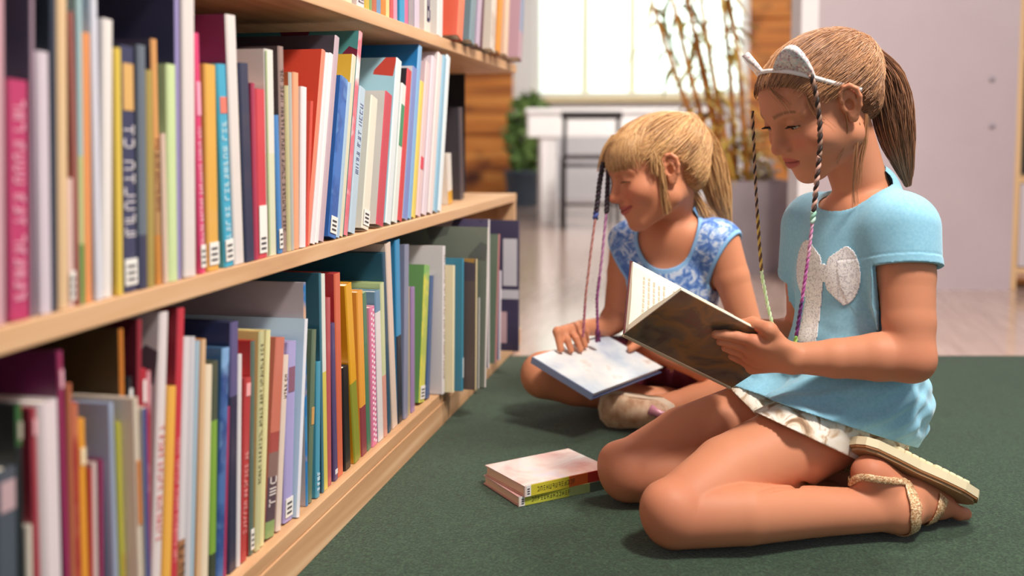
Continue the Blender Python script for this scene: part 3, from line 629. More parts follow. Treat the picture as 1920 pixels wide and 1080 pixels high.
# ------------------------------------------------------------------ soft-body surfaces: blended tapered limbs turned into one continuous mesh
F32 = np.float32
POOL = ThreadPoolExecutor(4)
def npv(v): return np.array((v[0], v[1], v[2]), F32)
def smin(a, b, k):
    if k <= 0: return np.minimum(a, b)
    h = np.maximum(k - np.abs(a - b), 0) / k
    return np.minimum(a, b) - h * h * (k * .25)
class Solid:
    def __init__(s): s.p = []; s.post = None
    def rc(s, a, b, ra, rb, k=.012, op='u'):
        a, b = npv(a), npv(b); l = float(np.linalg.norm(b - a))
        s.p.append(('rc', (a, b, F32(ra), F32(rb)), k, op, (a + b) / 2, l / 2 + max(ra, rb))); return s
    def chain(s, pts, rs, k=.012, op='u'):
        for i in range(len(pts) - 1): s.rc(pts[i], pts[i+1], rs[i], rs[i+1], k if i == 0 else min(k, .005), op)
        return s
    def ell(s, c, axes, r, k=.012, op='u', clip=None):
        R = np.array([npv(v) for v in axes], F32)          # rows: local axes
        s.p.append(('el', (npv(c), R, np.array(r, F32), clip), k, op, npv(c), float(max(r)))); return s
    def prim(s, kind, par, P):
        if kind == 'rc':
            a, b, r1, r2 = par; ba = b - a; l2 = float(ba @ ba); rr = float(r1 - r2); a2 = l2 - rr*rr
            pa = P - a
            if l2 < 1e-10 or a2 <= 0:
                return np.sqrt((pa*pa).sum(1)) - max(r1, r2)
            il2 = 1 / l2; y = pa @ ba; z = y - l2; v = pa*l2 - np.outer(y, ba); x2 = (v*v).sum(1); y2 = y*y*l2; z2 = z*z*l2
            kk = math.copysign(1, rr) * rr * rr * x2
            d = (np.sqrt(x2*a2*il2) + y*rr) * il2 - r1
            m1 = np.sign(z)*a2*z2 > kk; m2 = np.sign(y)*a2*y2 < kk
            d = np.where(m2, np.sqrt(x2 + y2)*il2 - r1, d)
            return np.where(m1, np.sqrt(x2 + z2)*il2 - r2, d)
        c, R, r, clip = par
        q = (P - c) @ R.T; k0 = np.sqrt(((q/r)**2).sum(1)); k1 = np.sqrt(((q/(r*r))**2).sum(1)) + 1e-9
        d = k0*(k0 - 1)/k1
        if clip is not None:
            n, off = clip; d = np.maximum(d, -(q @ np.array(n, F32) - off))
        return d
    def ev(s, P, c=None, R=0.0):
        """distance at points P; c, R: a ball that holds them, to leave far parts out"""
        P = np.asarray(P, F32); d = np.full(len(P), .5, F32)
        for kind, par, k, op, bc_, br in s.p:
            if c is not None and np.linalg.norm(c - bc_) - br - R > k + .02: continue
            e = s.prim(kind, par, P).astype(F32)
            if op == 'u': d = smin(d, e, k)
            elif op == 's': d = -smin(-d, e, k)
            else: d = -smin(-d, -e, k)
        if s.post is not None: d = s.post(P, d, c, R)
        return d
    def bounds(s, m=.02):
        lo = np.min([b - r for *_, op, b, r in s.p if op == 'u'], axis=0); hi = np.max([b + r for *_, op, b, r in s.p if op == 'u'], axis=0)
        return lo - m, hi + m
    def grad(s, P, e=.0012):
        c = P.mean(0); R = float(np.linalg.norm(P - c, axis=1).max()) + e
        g = np.stack([s.ev(P + np.eye(3, dtype=F32)[i]*e, c, R) - s.ev(P - np.eye(3, dtype=F32)[i]*e, c, R) for i in range(3)], 1)
        return g / (np.linalg.norm(g, axis=1, keepdims=True) + 1e-9)
    def snap(s, P, off=0.0, it=6):
        """move points onto the surface (plus off)"""
        P = np.array(P, F32)
        for _ in range(it):
            P = P - s.grad(P) * (s.ev(P) - off)[:, None] * .9
        return P
def trace(solid, P, dirv, off=0.0, n=60):
    """walk points along dirv until they touch the surface"""
    P = np.array(P, F32); dirv = npv(dirv)
    for _ in range(n):
        d = solid.ev(P) - off; P = P + dirv * np.clip(d, -.02, .05)[:, None] * .8
    return P
NB = 16
def surface(solid, vox, smooth_it=2, lo=None, hi=None):
    """dual-contour the zero level into quads (numpy arrays of vertices and faces)"""
    l, h = solid.bounds()
    lo = l if lo is None else np.maximum(l, lo); hi = h if hi is None else np.minimum(h, hi)
    nb = np.ceil((hi - lo) / (vox*NB)).astype(int) + 1; n = nb*NB
    G = np.full(n, .5, F32)
    bi = np.stack(np.meshgrid(*[np.arange(k) for k in nb], indexing='ij'), -1).reshape(-1, 3)
    ctr = (lo + (bi + .5)*NB*vox - .5*vox).astype(F32); R = NB*vox*.5*1.7321
    dc = np.concatenate(list(POOL.map(lambda q: solid.ev(q), np.array_split(ctr, 8))))
    for s_, d_ in ((bi[dc < 0], -.5),):
        for b in s_: G[b[0]*NB:(b[0]+1)*NB, b[1]*NB:(b[1]+1)*NB, b[2]*NB:(b[2]+1)*NB] = d_
    act = bi[np.abs(dc) < R*1.35 + .006]
    g = np.stack(np.meshgrid(*[np.arange(NB)]*3, indexing='ij'), -1).reshape(-1, 3)
    def work(b):
        P = (lo + (b*NB + g)*vox).astype(F32); c = (lo + (b + .5)*NB*vox - .5*vox).astype(F32)
        G[b[0]*NB:(b[0]+1)*NB, b[1]*NB:(b[1]+1)*NB, b[2]*NB:(b[2]+1)*NB] = solid.ev(P, c, R).reshape(NB, NB, NB)
    list(POOL.map(work, act))
    S = G < 0
    sl = lambda A, i, j, k: A[i:n[0]-1+i, j:n[1]-1+j, k:n[2]-1+k]
    an = np.zeros(n-1, bool); al = np.ones(n-1, bool)
    cs = [(i, j, k) for i in (0, 1) for j in (0, 1) for k in (0, 1)]
    for q in cs: t = sl(S, *q); an |= t; al &= t
    cell = np.argwhere(an & ~al); del an, al
    vals = np.stack([G[cell[:, 0]+i, cell[:, 1]+j, cell[:, 2]+k] for i, j, k in cs], 1)
    acc = np.zeros((len(cell), 3), F32); cnt = np.zeros(len(cell), F32)
    for a in range(8):
        for b in range(a+1, 8):
            ca, cb = np.array(cs[a]), np.array(cs[b])
            if np.abs(ca - cb).sum() != 1: continue
            va, vb = vals[:, a], vals[:, b]; m = (va < 0) != (vb < 0)
            t = np.where(m, va / np.where(m, va - vb, 1), 0)
            acc += np.where(m[:, None], ca + (cb - ca)*t[:, None], 0); cnt += m
    V = (lo + (cell + acc/cnt[:, None])*vox).astype(F32)
    lin_ = lambda c: (c[:, 0]*int(n[1]) + c[:, 1])*int(n[2]) + c[:, 2]
    key = lin_(cell.astype(np.int64)); F = []
    for ax in range(3):
        A = [slice(None)]*3; Bs = [slice(None)]*3; A[ax] = slice(0, -1); Bs[ax] = slice(1, None)
        sa, sb = S[tuple(A)], S[tuple(Bs)]; e = np.argwhere(sa != sb); u, v = (ax+1) % 3, (ax+2) % 3
        e = e[(e[:, u] > 0) & (e[:, v] > 0)]
        ins = S[e[:, 0], e[:, 1], e[:, 2]]
        du = np.zeros(3, int); du[u] = 1; dv = np.zeros(3, int); dv[v] = 1
        q = [np.searchsorted(key, lin_(c.astype(np.int64))) for c in (e - du - dv, e - dv, e, e - du)]
        q = np.minimum(np.stack(q, 1), len(key)-1); F.append(np.where(ins[:, None], q, q[:, ::-1]))
    F = np.concatenate(F)
    E = np.unique(np.sort(np.concatenate([F[:, [0, 1]], F[:, [1, 2]], F[:, [2, 3]], F[:, [3, 0]]]), 1), axis=0)
    lab = np.arange(len(V))                                   # keep the largest connected piece
    for _ in range(400):
        m = np.minimum(lab[E[:, 0]], lab[E[:, 1]]); new = lab.copy(); np.minimum.at(new, lab[E[:, 0]], m); np.minimum.at(new, lab[E[:, 1]], m); np.minimum.at(new, E[:, 0], m); np.minimum.at(new, E[:, 1], m)
        for _j in range(4): new = new[new]
        if (new == lab).all(): break
        lab = new
    u_, c_ = np.unique(lab, return_counts=True); keep = lab == u_[c_.argmax()]
    if not keep.all():
        idx = np.cumsum(keep) - 1; V = V[keep]; F = idx[F[keep[F].all(1)]]; E = idx[E[keep[E].all(1)]]
    for it in range(smooth_it*2):
        a = np.zeros_like(V); c = np.zeros(len(V), F32)
        for ax in range(3):
            a[:, ax] = np.bincount(E[:, 0], V[E[:, 1], ax], len(V)) + np.bincount(E[:, 1], V[E[:, 0], ax], len(V))
        c = np.bincount(E[:, 0], minlength=len(V)) + np.bincount(E[:, 1], minlength=len(V))
        V = V + (a/np.maximum(c, 1)[:, None] - V) * (.5 if it % 2 == 0 else -.52)
    return V.astype(F32), F
def np_mesh(name, V, F, smooth=True, tint=None):
    me = bpy.data.meshes.new(name); nf = len(F); k = F.shape[1]
    me.vertices.add(len(V)); me.vertices.foreach_set('co', np.ascontiguousarray(V, F32).ravel())
    me.loops.add(nf*k); me.loops.foreach_set('vertex_index', F.astype(np.int32).ravel())
    me.polygons.add(nf); me.polygons.foreach_set('loop_start', np.arange(0, nf*k, k, dtype=np.int32)); me.polygons.foreach_set('loop_total', np.full(nf, k, np.int32))
    me.polygons.foreach_set('use_smooth', np.full(nf, smooth))
    if tint is not None:
        at_ = me.color_attributes.new('tint', 'FLOAT_COLOR', 'POINT')
        c = np.ones((len(V), 4), F32); c[:, :3] = tint; at_.data.foreach_set('color', c.ravel())
    me.update(calc_edges=True); me.validate()
    return me
def strands(name, paths, r0, r1, tints, mat, parent, sides=4):
    """thin tapering hairs: paths (N, M, 3), one colour per hair"""
    P = np.asarray(paths, F32); N, M, _ = P.shape
    T = np.gradient(P, axis=1); T /= np.linalg.norm(T, axis=2, keepdims=True) + 1e-9
    ref = np.array((.31, .52, .79), F32); U = np.cross(T, ref); U /= np.linalg.norm(U, axis=2, keepdims=True) + 1e-9; W = np.cross(T, U)
    rad = np.linspace(0, 1, M); rad = r0 + (r1 - r0)*rad**1.5
    rr = np.asarray(rad, F32)[None, :, None]
    ring = [P + (U*math.cos(2*PI*k/sides) + W*math.sin(2*PI*k/sides))*rr for k in range(sides)]
    V = np.stack(ring, 2).reshape(-1, 3)
    base = (np.arange(N)[:, None, None]*M + np.arange(M-1)[None, :, None])*sides; k = np.arange(sides)[None, None, :]; k2 = (k+1) % sides
    F = np.stack([base+k, base+k2, base+sides+k2, base+sides+k], -1).reshape(-1, 4)
    tint = np.repeat(np.asarray(tints, F32), M*sides, axis=0)
    return link(name, np_mesh(name, V, F, True, tint), mat, parent)
def tint_mat(name, rough=.5, sss=0.0, coat=0.0, spec=.5, bump_scale=0, bump_s=.1, aniso=0.0, rad=(.9, .35, .2), sheen=0.0):
    m, nt, b = new_mat(name); a = nt.nodes.new('ShaderNodeVertexColor'); a.layer_name = 'tint'
    nt.links.new(a.outputs['Color'], b.inputs['Base Color']); b.inputs['Roughness'].default_value = rough; b.inputs['Specular IOR Level'].default_value = spec
    b.inputs['Coat Weight'].default_value = coat; b.inputs['Anisotropic'].default_value = aniso; b.inputs['Sheen Weight'].default_value = sheen
    if sss:
        b.inputs['Subsurface Weight'].default_value = sss; b.inputs['Subsurface Radius'].default_value = rad; b.inputs['Subsurface Scale'].default_value = .006
    if bump_scale:
        tc = nt.nodes.new('ShaderNodeTexCoord'); n = nt.nodes.new('ShaderNodeTexNoise'); n.inputs['Scale'].default_value = bump_scale; n.inputs['Detail'].default_value = 3
        nt.links.new(tc.outputs['Object'], n.inputs['Vector']); bump(nt, b, n.outputs['Fac'], bump_s, .001)
    return m
def frame(ahead_deg, pitch_deg, roll_deg=0.0):
    """left, forward and up of someone who faces image-left, turned ahead_deg towards the camera and looking pitch_deg down"""
    a, p = math.radians(ahead_deg), math.radians(pitch_deg)
    h = RGT * -math.cos(a) - FWD * math.sin(a)
    F = h * math.cos(p) - UPV * math.sin(p); U = h * math.sin(p) + UPV * math.cos(p); L = U.cross(F)
    q = Quaternion(F, math.radians(roll_deg)); return q @ L, F, q @ U

# ------------------------------------------------------------------ a child's head (all lengths for a 0.20 m head)
class Head:
    def __init__(s, c, LFU, sc=1.0, smile=0.0, lid=0.0):
        s.c, (s.L, s.F, s.U), s.s, s.smile, s.lid = Vector(c), LFU, sc, smile, lid
    def w(s, x, y, z): return s.c + (s.L*x + s.F*y + s.U*z)*s.s
    def local(s, P):
        M = np.array([npv(s.L), npv(s.F), npv(s.U)], F32); return ((np.asarray(P, F32) - npv(s.c)) @ M.T) / s.s
    def ax(s, pitch=0, yaw=0, roll=0):
        """local axes rotated a little"""
        R = Matrix.Rotation(math.radians(yaw), 3, 'Z') @ Matrix.Rotation(math.radians(pitch), 3, 'X') @ Matrix.Rotation(math.radians(roll), 3, 'Y')
        return [s.L*R[0][i] + s.F*R[1][i] + s.U*R[2][i] for i in range(3)]
    def zlid(s): return .0040 - .0085*s.lid
    def build(s, B):
        k = s.s; w = s.w; A = s.ax(); sm = s.smile
        e = lambda c, r, kk=.012, op='u', ax=None, clip=None: B.ell(w(*c), ax or A, [v*k for v in r], kk*k, op, (clip[0], clip[1]*k) if clip else None)
        r = lambda a, b, ra, rb, kk=.012, op='u': B.rc(w(*a), w(*b), ra*k, rb*k, kk*k, op)
        e((0, -.014, .033), (.0675, .0865, .0635), .01)                    # cranium
        e((0, .030, .038), (.0575, .0455, .0440), .018)                      # forehead
        e((0, .020, -.012), (.0575, .0555, .056), .02)                     # mid face
        for q in (1, -1):
            e((q*.036, .0475+.002*sm, -.020+.005*sm), (.0255, .025, .023), .018)                  # cheek
            r((q*.0465, .004, -.040), (q*.018, .052, -.069), .0190, .0150, .026)     # jaw
            r((q*.010, .0745, .0255), (q*.044, .0595, .0225), .0065, .0055, .016)       # brow
        e((0, .0625, -.0735), (.0165, .0135, .0125), .016)                 # chin
        e((0, .0625, -.040), (.0270, .0195, .0225), .016)                   # muzzle
        for q in (1, -1):
            e((q*.031, .0805, .0085), (.0165, .0115, .0105), .012, 's')                           # socket
        r((0, .0735, .0150), (0, .0885, -.0185), .0070, .0082, .010)                                # nose
        e((0, .0895, -.0190), (.0088, .0080, .0078), .006)
        for q in (1, -1):
            e((q*.0098, .0810, -.0225), (.0062, .0085, .0062), .006)                                # nostril wings
            e((q*.0052, .0865, -.0285), (.0028, .0042, .0022), .002, 's')
        for q in (1, -1):                                                                           # lids over the eyeballs
            ax = s.ax(); c = (q*.0300, .0612, .0085)
            up = (0.0, -.35, .937); e(c, (.0139, .0139, .0139), .0035, 'u', ax, (up, .937*s.zlid() - .00487))
            dn = (0.0, -.25, -.968); e(c, (.0136, .0136, .0136), .0035, 'u', ax, (dn, -.0034 + .968*(.0055 - .0025*sm)))
        # lips: laid along the surface of the muzzle
        mw = .0190 + .0085*sm; mz = -.0445; cz = mz + .0065*sm; th = 1 - .35*sm
        xs = np.linspace(0, 1.0, 7); zl = mz + (cz - mz)*xs**1.7
        def skin_y(x, z):
            p = trace(B, [npv(w(x, .115, z))], -s.F, 0, 50)[0]; return float(s.local(p[None])[0, 1])
        ys = [skin_y(mw*x, z) for x, z in zip(xs, zl)]
        for q in (1, -1):
            up_ = [w(q*mw*x, y - .0012 - .0008*x, z + .0040*th*(1 - x**2)*(1 - .25*(x < .1))) for x, y, z in zip(xs, ys, zl)]
            lo_ = [w(q*mw*x*.94, y - .0016 - .0010*x, z - .0052*th*(1 - x**2)) for x, y, z in zip(xs, ys, zl)]
            B.chain(up_, [(.0034*th*(1 - .6*x))*k for x in xs], .003*k); B.chain(lo_, [(.0044*th*(1 - .6*x))*k for x in xs], .003*k)
        for q in (1, -1):
            B.chain([w(q*mw*1.03*x, y + .0018 - .0022*x, z) for x, y, z in zip(xs, ys, zl)], [(.0016 + .0006*sm)*k*(1 - .3*x) for x in xs], .0015*k, 's')
            if sm: e((q*(mw + .0075), ys[-1] - .0005, cz + .002), (.0030, .0042, .0085), .010, 's')
        # ears: thin shell, rolled rim, inner fold, bowl, flap and lobe
        for q in (1, -1):
            es = .94; yw = math.radians(24); u = s.F*math.cos(yw) - s.L*q*math.sin(yw); n = s.L*q*math.cos(yw) + s.F*math.sin(yw)
            v = s.U*math.cos(.16) - u*math.sin(.16); u = (u - v*u.dot(v)).normalized(); o = w(q*.0655, .0015, .005)
            E = lambda a, b_, c: o + (u*a + v*b_ + n*c)*es*k
            B.ell(E(-.004, .003, .0035), [u, v, n], [v_*k*es for v_ in (.0145, .0250, .0060)], .006*k)
            B.rc(o - n*.020*k + u*.004*k + v*.002*k, E(-.001, .001, .0015), .012*k, .0085*k, .006*k)
            B.chain([E(.0050, .000, .0060), E(.0088, .0100, .0075), E(.0082, .0200, .0085), E(.0020, .0278, .0095), E(-.0070, .0280, .0110), E(-.0148, .0210, .0120), E(-.0175, .0085, .0118), E(-.0155, -.0050, .0105), E(-.0100, -.0140, .0085)], [v_*k*es for v_ in (.0022, .0028, .0031, .0034, .0036, .0036, .0034, .0031, .0030)], .002*k)
            B.chain([E(-.0015, .0190, .0075), E(-.0080, .0110, .0085), E(-.0095, .0010, .0085), E(-.0060, -.0080, .0080)], [v_*k*es for v_ in (.0024, .0030, .0032, .0030)], .003*k)
            B.ell(E(-.0010, .000, .0090), [u, v, n], [v_*k*es for v_ in (.0062, .0085, .0065)], .003*k, 's')
            B.rc(E(.0075, -.0030, .0060), E(.0060, -.0070, .0075), .0034*k*es, .0030*k*es, .003*k)
            B.ell(E(-.0035, -.0195, .0065), [u, v, n], [v_*k*es for v_ in (.0078, .0085, .0045)], .005*k)
        s.mw, s.mz, s.cz = mw, mz, cz
    def skin_tint(s, P, base, lip, brow, blush):
        q = s.local(P); x, y, z = q.T; c = np.tile(np.array(base, F32), (len(P), 1))
        def mix(m, col): c[:] = c*(1-m[:, None]) + np.array(col, F32)*m[:, None]
        near = (y > .03) & (np.abs(x) < .07) & (z > -.1) & (z < .1)
        g = lambda cx, cy_, cz_, rx, rz: np.exp(-(((np.abs(x)-cx)/rx)**2 + ((z-cz_)/rz)**2)) * near
        mix(g(.036, 0, -.020, .017, .014)*.55, blush); mix(np.exp(-((x/.010)**2 + ((z+.02)/.009)**2))*(y > .075)*.35, blush)
        t = np.clip(np.abs(x)/s.mw, 0, 1.2); lz = s.mz + (s.cz - s.mz)*t**1.7
        half = .0064*np.sqrt(np.clip(1 - (t/1.02)**2.2, 0, 1)) + .0006
        m = np.clip(1.4 - np.abs(z - lz + .0004)/half, 0, 1)*(t < 1.03)*near
        mix(np.clip(m*2, 0, 1)*.85, lip)
        mix(np.clip(1.5 - np.abs(z - lz)/.0012, 0, 1)*(t < 1.0)*near*.75, (lip[0]*.35, lip[1]*.25, lip[2]*.25))
        u = (np.abs(x)-.012)/.034; bz = .0265 + .0055*np.sin(np.clip(u, 0, 1)*2.4) - .003*u
        mix(np.clip(1.5 - np.abs(z-bz)/(.0026*(1.15-.6*np.clip(u, 0, 1))), 0, 1)*(u > 0)*(u < 1)*near*.85, brow)
        return c
    def features(s, parent, iris, lash_col, white='ece4e0'):
        """eyes with iris, and dark lashes along the lid edges"""
        k = s.s
        for q in (1, -1):
            bm = bmesh.new(); c = s.w(q*.0300, .0612, .0085)
            g = (s.F*.975 - s.U*(.16 + .12*s.lid)).normalized(); a1 = g.cross(s.U).normalized(); a2 = a1.cross(g)
            R = Matrix((a1, a2, g)).transposed()
            bmesh.ops.create_uvsphere(bm, u_segments=32, v_segments=24, radius=.0122*k)
            for f in bm.faces:
                m = f.calc_center_median().normalized().z; f.material_index = 2 if m > .945 else 1 if m > .80 else 0; f.smooth = True
            for v in bm.verts: v.co = c + R @ v.co
            link('eye', bm_mesh(bm, 'eye', True), [plain(white, .15, .6), plain(iris, .12, .8), plain('0c0808', .1, .8)], parent)
            paths = []; rl = np.random.RandomState(4)
            for i in range(46):
                t = -1 + 2*i/45.0 + rl.uniform(-.02, .02); th = t*1.12
                x, y = math.sin(th)*.0139, math.cos(th)*.0139
                for _ in range(3):
                    z = (.937*s.zlid() - .00487 + .35*y)/.937; rr_ = math.sqrt(max(1e-8, .0140**2 - z*z)); x, y = math.sin(th)*rr_, math.cos(th)*rr_
                e0 = Vector((math.sin(th), math.cos(th), 0))
                L = (.0062 + .002*rl.rand())*(1-.35*abs(t))
                p0 = Vector((q*.0300 + x, .0612+y, .0085+z)); dr = Vector((e0.x*.8 + (q*.25), e0.y*1.0, -.55)).normalized()
                paths.append([s.w(*(p0 + dr*L*f + Vector((0, 0, .35*L*f*f)))) for f in (0, .33, .66, 1)])
            strands('eyelash', paths, .00042*k, .0001*k, [rgb(lash_col)[:3]]*len(paths), HAIRM, parent, 4)

VOX = 0.0017
HAIRM = tint_mat('hair_strands', rough=.38, spec=.45, aniso=.5)
SKINM = tint_mat('child_skin', rough=.56, sss=.22, spec=.32, bump_scale=900, bump_s=.08)

# ------------------------------------------------------------------ the kneeling girl
g1 = empty('person', (0, 0, 0))
p_ = at(1560, 800, 1.45); g1.location = (p_.x, p_.y, CZ)
tag(g1, 'girl kneeling on the carpet in a turquoise T-shirt, reading a dark book', 'person')
def child(o):
    o.matrix_parent_inverse = Matrix.Translation(-o.parent.location); return o
TB = frame(20, 0); tL, tF, tU = TB
TF = frame(20, 6)                              # torso leans a little forward
def atz(px, py, z):
    r = CFW + RGT*((px-CPX)/FPX) - CUP*((py-CPY)/FPX); return EYE + r*((z - CAM_H)/r.z)
hipL, hipR = at(1597, 780, 1.455), at(1535, 745, 1.545)
kneL, kneR = atz(1264, 964, .0480+CZ), atz(1178, 884, .0480+CZ)
ankL = atz(1684, 956, .0365+CZ); ankR = ankL + FWD*.135 - RGT*.03
shL, shR = at(1694, 432, 1.385), at(1524, 428, 1.555)
elL, wrL = at(1708, 672, 1.335), at(1492, 672, 1.362)
elR, wrR = at(1512, 640, 1.60), at(1440, 612, 1.565)
pel, abd, che, nek = at(1600, 762, 1.48), at(1598, 672, 1.465), at(1608, 530, 1.47), at(1618, 385, 1.465)
# the open book she holds: spine line, near half and far half
def seen(px, py, solid):
    p = trace(solid, [npv(at(px, py, 1.0))], (at(px, py, 2) - at(px, py, 1)).normalized(), 0, 120)[0]; return Vector([float(v) for v in p])
bkA, bkD, bkB, bkP = at(1170, 630, 1.385), at(1368, 727, 1.455), at(1279, 549, 1.318), at(1177, 490, 1.462)
bk_s = bkD - bkA; bk_v = bkB - bkA; bk_w = bkP - bkA
nNear = bk_s.cross(bk_v).normalized(); nNear = nNear if nNear.dot(FWD) < 0 else -nNear      # outwards, towards the camera
nFar = bk_s.cross(bk_w).normalized(); nFar = nFar if nFar.dot(FWD) > 0 else -nFar
wrR = wrR + nFar*.024
def on_near(px, py, off):
    r = CFW + RGT*((px-CPX)/FPX) - CUP*((py-CPY)/FPX); return EYE + r * ((bkA + nNear*off - EYE).dot(nNear) / r.dot(nNear))

H1 = Head(at(1540, 203, 1.44), frame(17, 28), 1.0, 0.0, .30)
B1 = Solid()
# trunk
B1.ell(pel, TF, (.086, .088, .082), .03).ell(abd, TF, (.082, .066, .10), .05).ell(che, TF, (.092, .070, .112), .05)
B1.rc(shL + (shR-shL)*.14 + UPV*.004, shR + (shL-shR)*.14 + UPV*.004, .042, .042, .04)
B1.chain([shL, shL + (elL-shL)*.35, shL + (elL-shL)*.72, elL], [.040, .0385, .0345, .0315], .03)
B1.chain([shR, shR + (elR-shR)*.5, elR], [.039, .036, .031], .03)
NTRUNK = len(B1.p)
B1.chain([elL, elL + (wrL-elL)*.28 + UPV*.002, elL + (wrL-elL)*.65, wrL], [.0315, .0325, .0265, .0205], .01)
B1.chain([elR, elR + (wrR-elR)*.4, wrR], [.031, .030, .0205], .01)
# neck and head
B1.chain([nek - UPV*.02, nek + UPV*.015, H1.w(0, -.020, -.030)], [.050, .039, .041], .03)
H1.build(B1)
NLEG = len(B1.p)
# legs: thighs, knees, shanks
for hip, kne, ank, q in ((hipL, kneL, ankL, 1), (hipR, kneR, ankR, -1)):
    d = kne - hip; m1, m2 = hip + d*.35 + FWD*.010, hip + d*.70 + FWD*.020 + UPV*.006
    B1.chain([hip, m1, m2, kne], [.0625, .0600, .0515, .0445], .02)
    B1.ell(kne + UPV*.004, [d.normalized(), UPV.cross(d).normalized(), UPV], (.042, .041, .0425), .010)
    e = ank - kne; cz = Vector((0, 0, .003))
    B1.chain([kne - UPV*.004, kne + e*.30 + cz - FWD*.013, kne + e*.62, ank], [.0415, .0400, .0335, .0268], .002)
B1leg = Solid(); B1leg.p = list(B1.p[NLEG:])
cr = [seen(px, py, B1leg) for px, py in ((1424, 926), (1452, 916), (1490, 911), (1535, 909), (1580, 909), (1620, 911))]
B1.chain([p - UPV*0 for p in cr], [.0014, .0040, .0055, .0062, .0068, .0070], .0035, 's')
# left foot, sole turned up behind her
heelL = at(1630, 886, ankL.dot(FWD)-.002); ballL, toeL = atz(1754, 946, .0230+CZ), atz(1790, 965, .0160+CZ)
def foot(B, ank, heel, ball, toe, side):
    ax = (toe - heel).normalized(); up = (ank - heel); up = (up - ax*up.dot(ax)).normalized(); sd = ax.cross(up).normalized() * side
    B.rc(ank, heel + (ank-heel)*.15, .0275, .0235, .015); B.chain([heel, heel + (ball-heel)*.5 + up*.004, ball], [.0235, .0225, .0195], .015)
    B.chain([ank, ank + (ball-ank)*.55 - up*.002, ball + up*.002], [.0265, .0235, .0170], .015)
    B.rc(heel + (ball-heel)*.6 - sd*.010, ball - sd*.014, .018, .0160, .015); B.rc(heel + (ball-heel)*.6 + sd*.010, ball + sd*.014, .018, .0155, .015)
    for i, (o, l, r) in enumerate(((-.022, .024, .0098), (-.0085, .024, .0072), (.003, .020, .0068), (.0135, .016, .0063), (.0225, .011, .0060))):
        b0 = ball + sd*o*.9; B.chain([b0, b0 + ax*(.010 + l*.6) + up*.002, b0 + ax*(.012 + l) - up*.001], [r*1.15, r, r*.92], .004)
    B.ell(ank + sd*.022 + up*-.002, [sd, ax, up], (.0075, .010, .010), .008); B.ell(ank - sd*.022, [sd, ax, up], (.0075, .010, .010), .008)
    return ax, up, sd
fax, fup, fsd = foot(B1, ankL, heelL, ballL, toeL, 1)
heelR, ballR, toeR = ankR + (heelL-ankL) + FWD*.01, ankR + (ballL-ankL) + FWD*.02 + UPV*.012, ankR + (toeL-ankL) + FWD*.02 + UPV*.013
foot(B1, ankR, heelR, ballR, toeR, -1)
# left hand round the near half of the book
def finger(B, pts, r0, r1, k=.0035, knuckle=True):
    n = len(pts); rs = [r0 + (r1-r0)*i/(n-1) for i in range(n)]
    B.chain(pts, rs, k)
mcp = [on_near(1413, 640, .0165), on_near(1408, 656, .0170), on_near(1407, 673, .0165), on_near(1410, 690, .0150)]
for m, r in zip(mcp, (.0100, .0102, .0098, .0090)):
    B1.rc(wrL + (m-wrL)*.10, m, .0165, r, .010)
B1.ell(wrL + (mcp[1]-wrL)*.55 , [ (mcp[1]-wrL).normalized(), UPV, nNear], (.030, .020, .0125), .012)
finger(B1, [mcp[0], on_near(1380, 631, .0085), on_near(1360, 628, .0075), on_near(1342, 627, .0070)], .0084, .0062)
finger(B1, [mcp[1], on_near(1384, 646, .0100), on_near(1367, 642, .0078), on_near(1351, 640, .0072)], .0086, .0062)
finger(B1, [mcp[2], on_near(1388, 660, .0105), on_near(1374, 656, .0080), on_near(1360, 652, .0072)], .0082, .0060)
finger(B1, [mcp[3], on_near(1396, 677, .0095), on_near(1384, 672, .0078), on_near(1372, 668, .0070)], .0074, .0055)
finger(B1, [wrL + (mcp[0]-wrL)*.25 - UPV*-.004, on_near(1442, 619, .010), on_near(1412, 606, -.0160), on_near(1388, 608, -.0185)], .0125, .0070, .008)
# right hand behind the far half
tip = bkA + bk_s*.60 + bk_w*.62 + nFar*.010
pr = wrR + (tip - wrR)*.45
for i, f in enumerate((.80, .64, .48, .32)):
    q0 = bkA + bk_s*.84 + bk_w*f + nFar*.026; q1 = bkA + bk_s*.62 + bk_w*(f+.02) + nFar*.0165; q2 = bkA + bk_s*.48 + bk_w*(f+.02) + nFar*.0115
    B1.rc(wrR + (q0-wrR)*.1, q0, .0160, .0095, .010); finger(B1, [q0, q1, q2], .0082, .0060)
finger(B1, [wrR + (tip-wrR)*.2, bkA + bk_s*1.08 + bk_w*.82 - nFar*.004, bkA + bk_s*.97 + bk_w*.80 - nFar*.0165, bkA + bk_s*.86 + bk_w*.79 - nFar*.0165], .0115, .0068, .008)

SKIN1 = (lin(210), lin(140), lin(106))

V, F = surface(B1, VOX)
t1 = H1.skin_tint(V, SKIN1, (lin(186), lin(92), lin(86)), (lin(150), lin(104), lin(74)), (lin(206), lin(112), lin(90)))
def flush(c, P, ctr, r, col, a):
    w = np.exp(-((P - npv(ctr))**2).sum(1)/(r*r))*a; c[:] = c*(1-w[:, None]) + np.array(col, F32)*w[:, None]
for c_, r_, a_ in ((kneL, .055, .45), (kneR, .055, .45), (elL, .045, .35), (heelL, .035, .5), (toeL, .03, .4), (mcp[0], .022, .35), (mcp[2], .022, .3)): flush(t1, V, c_, r_, (lin(186), lin(98), lin(76)), a_)
body1 = child(link('body', np_mesh('body', V, F, True, t1), SKINM, g1))
H1.features(g1, '5a3a26', '2a1a14')
for o in g1.children:
    if o.name != body1.name: child(o)

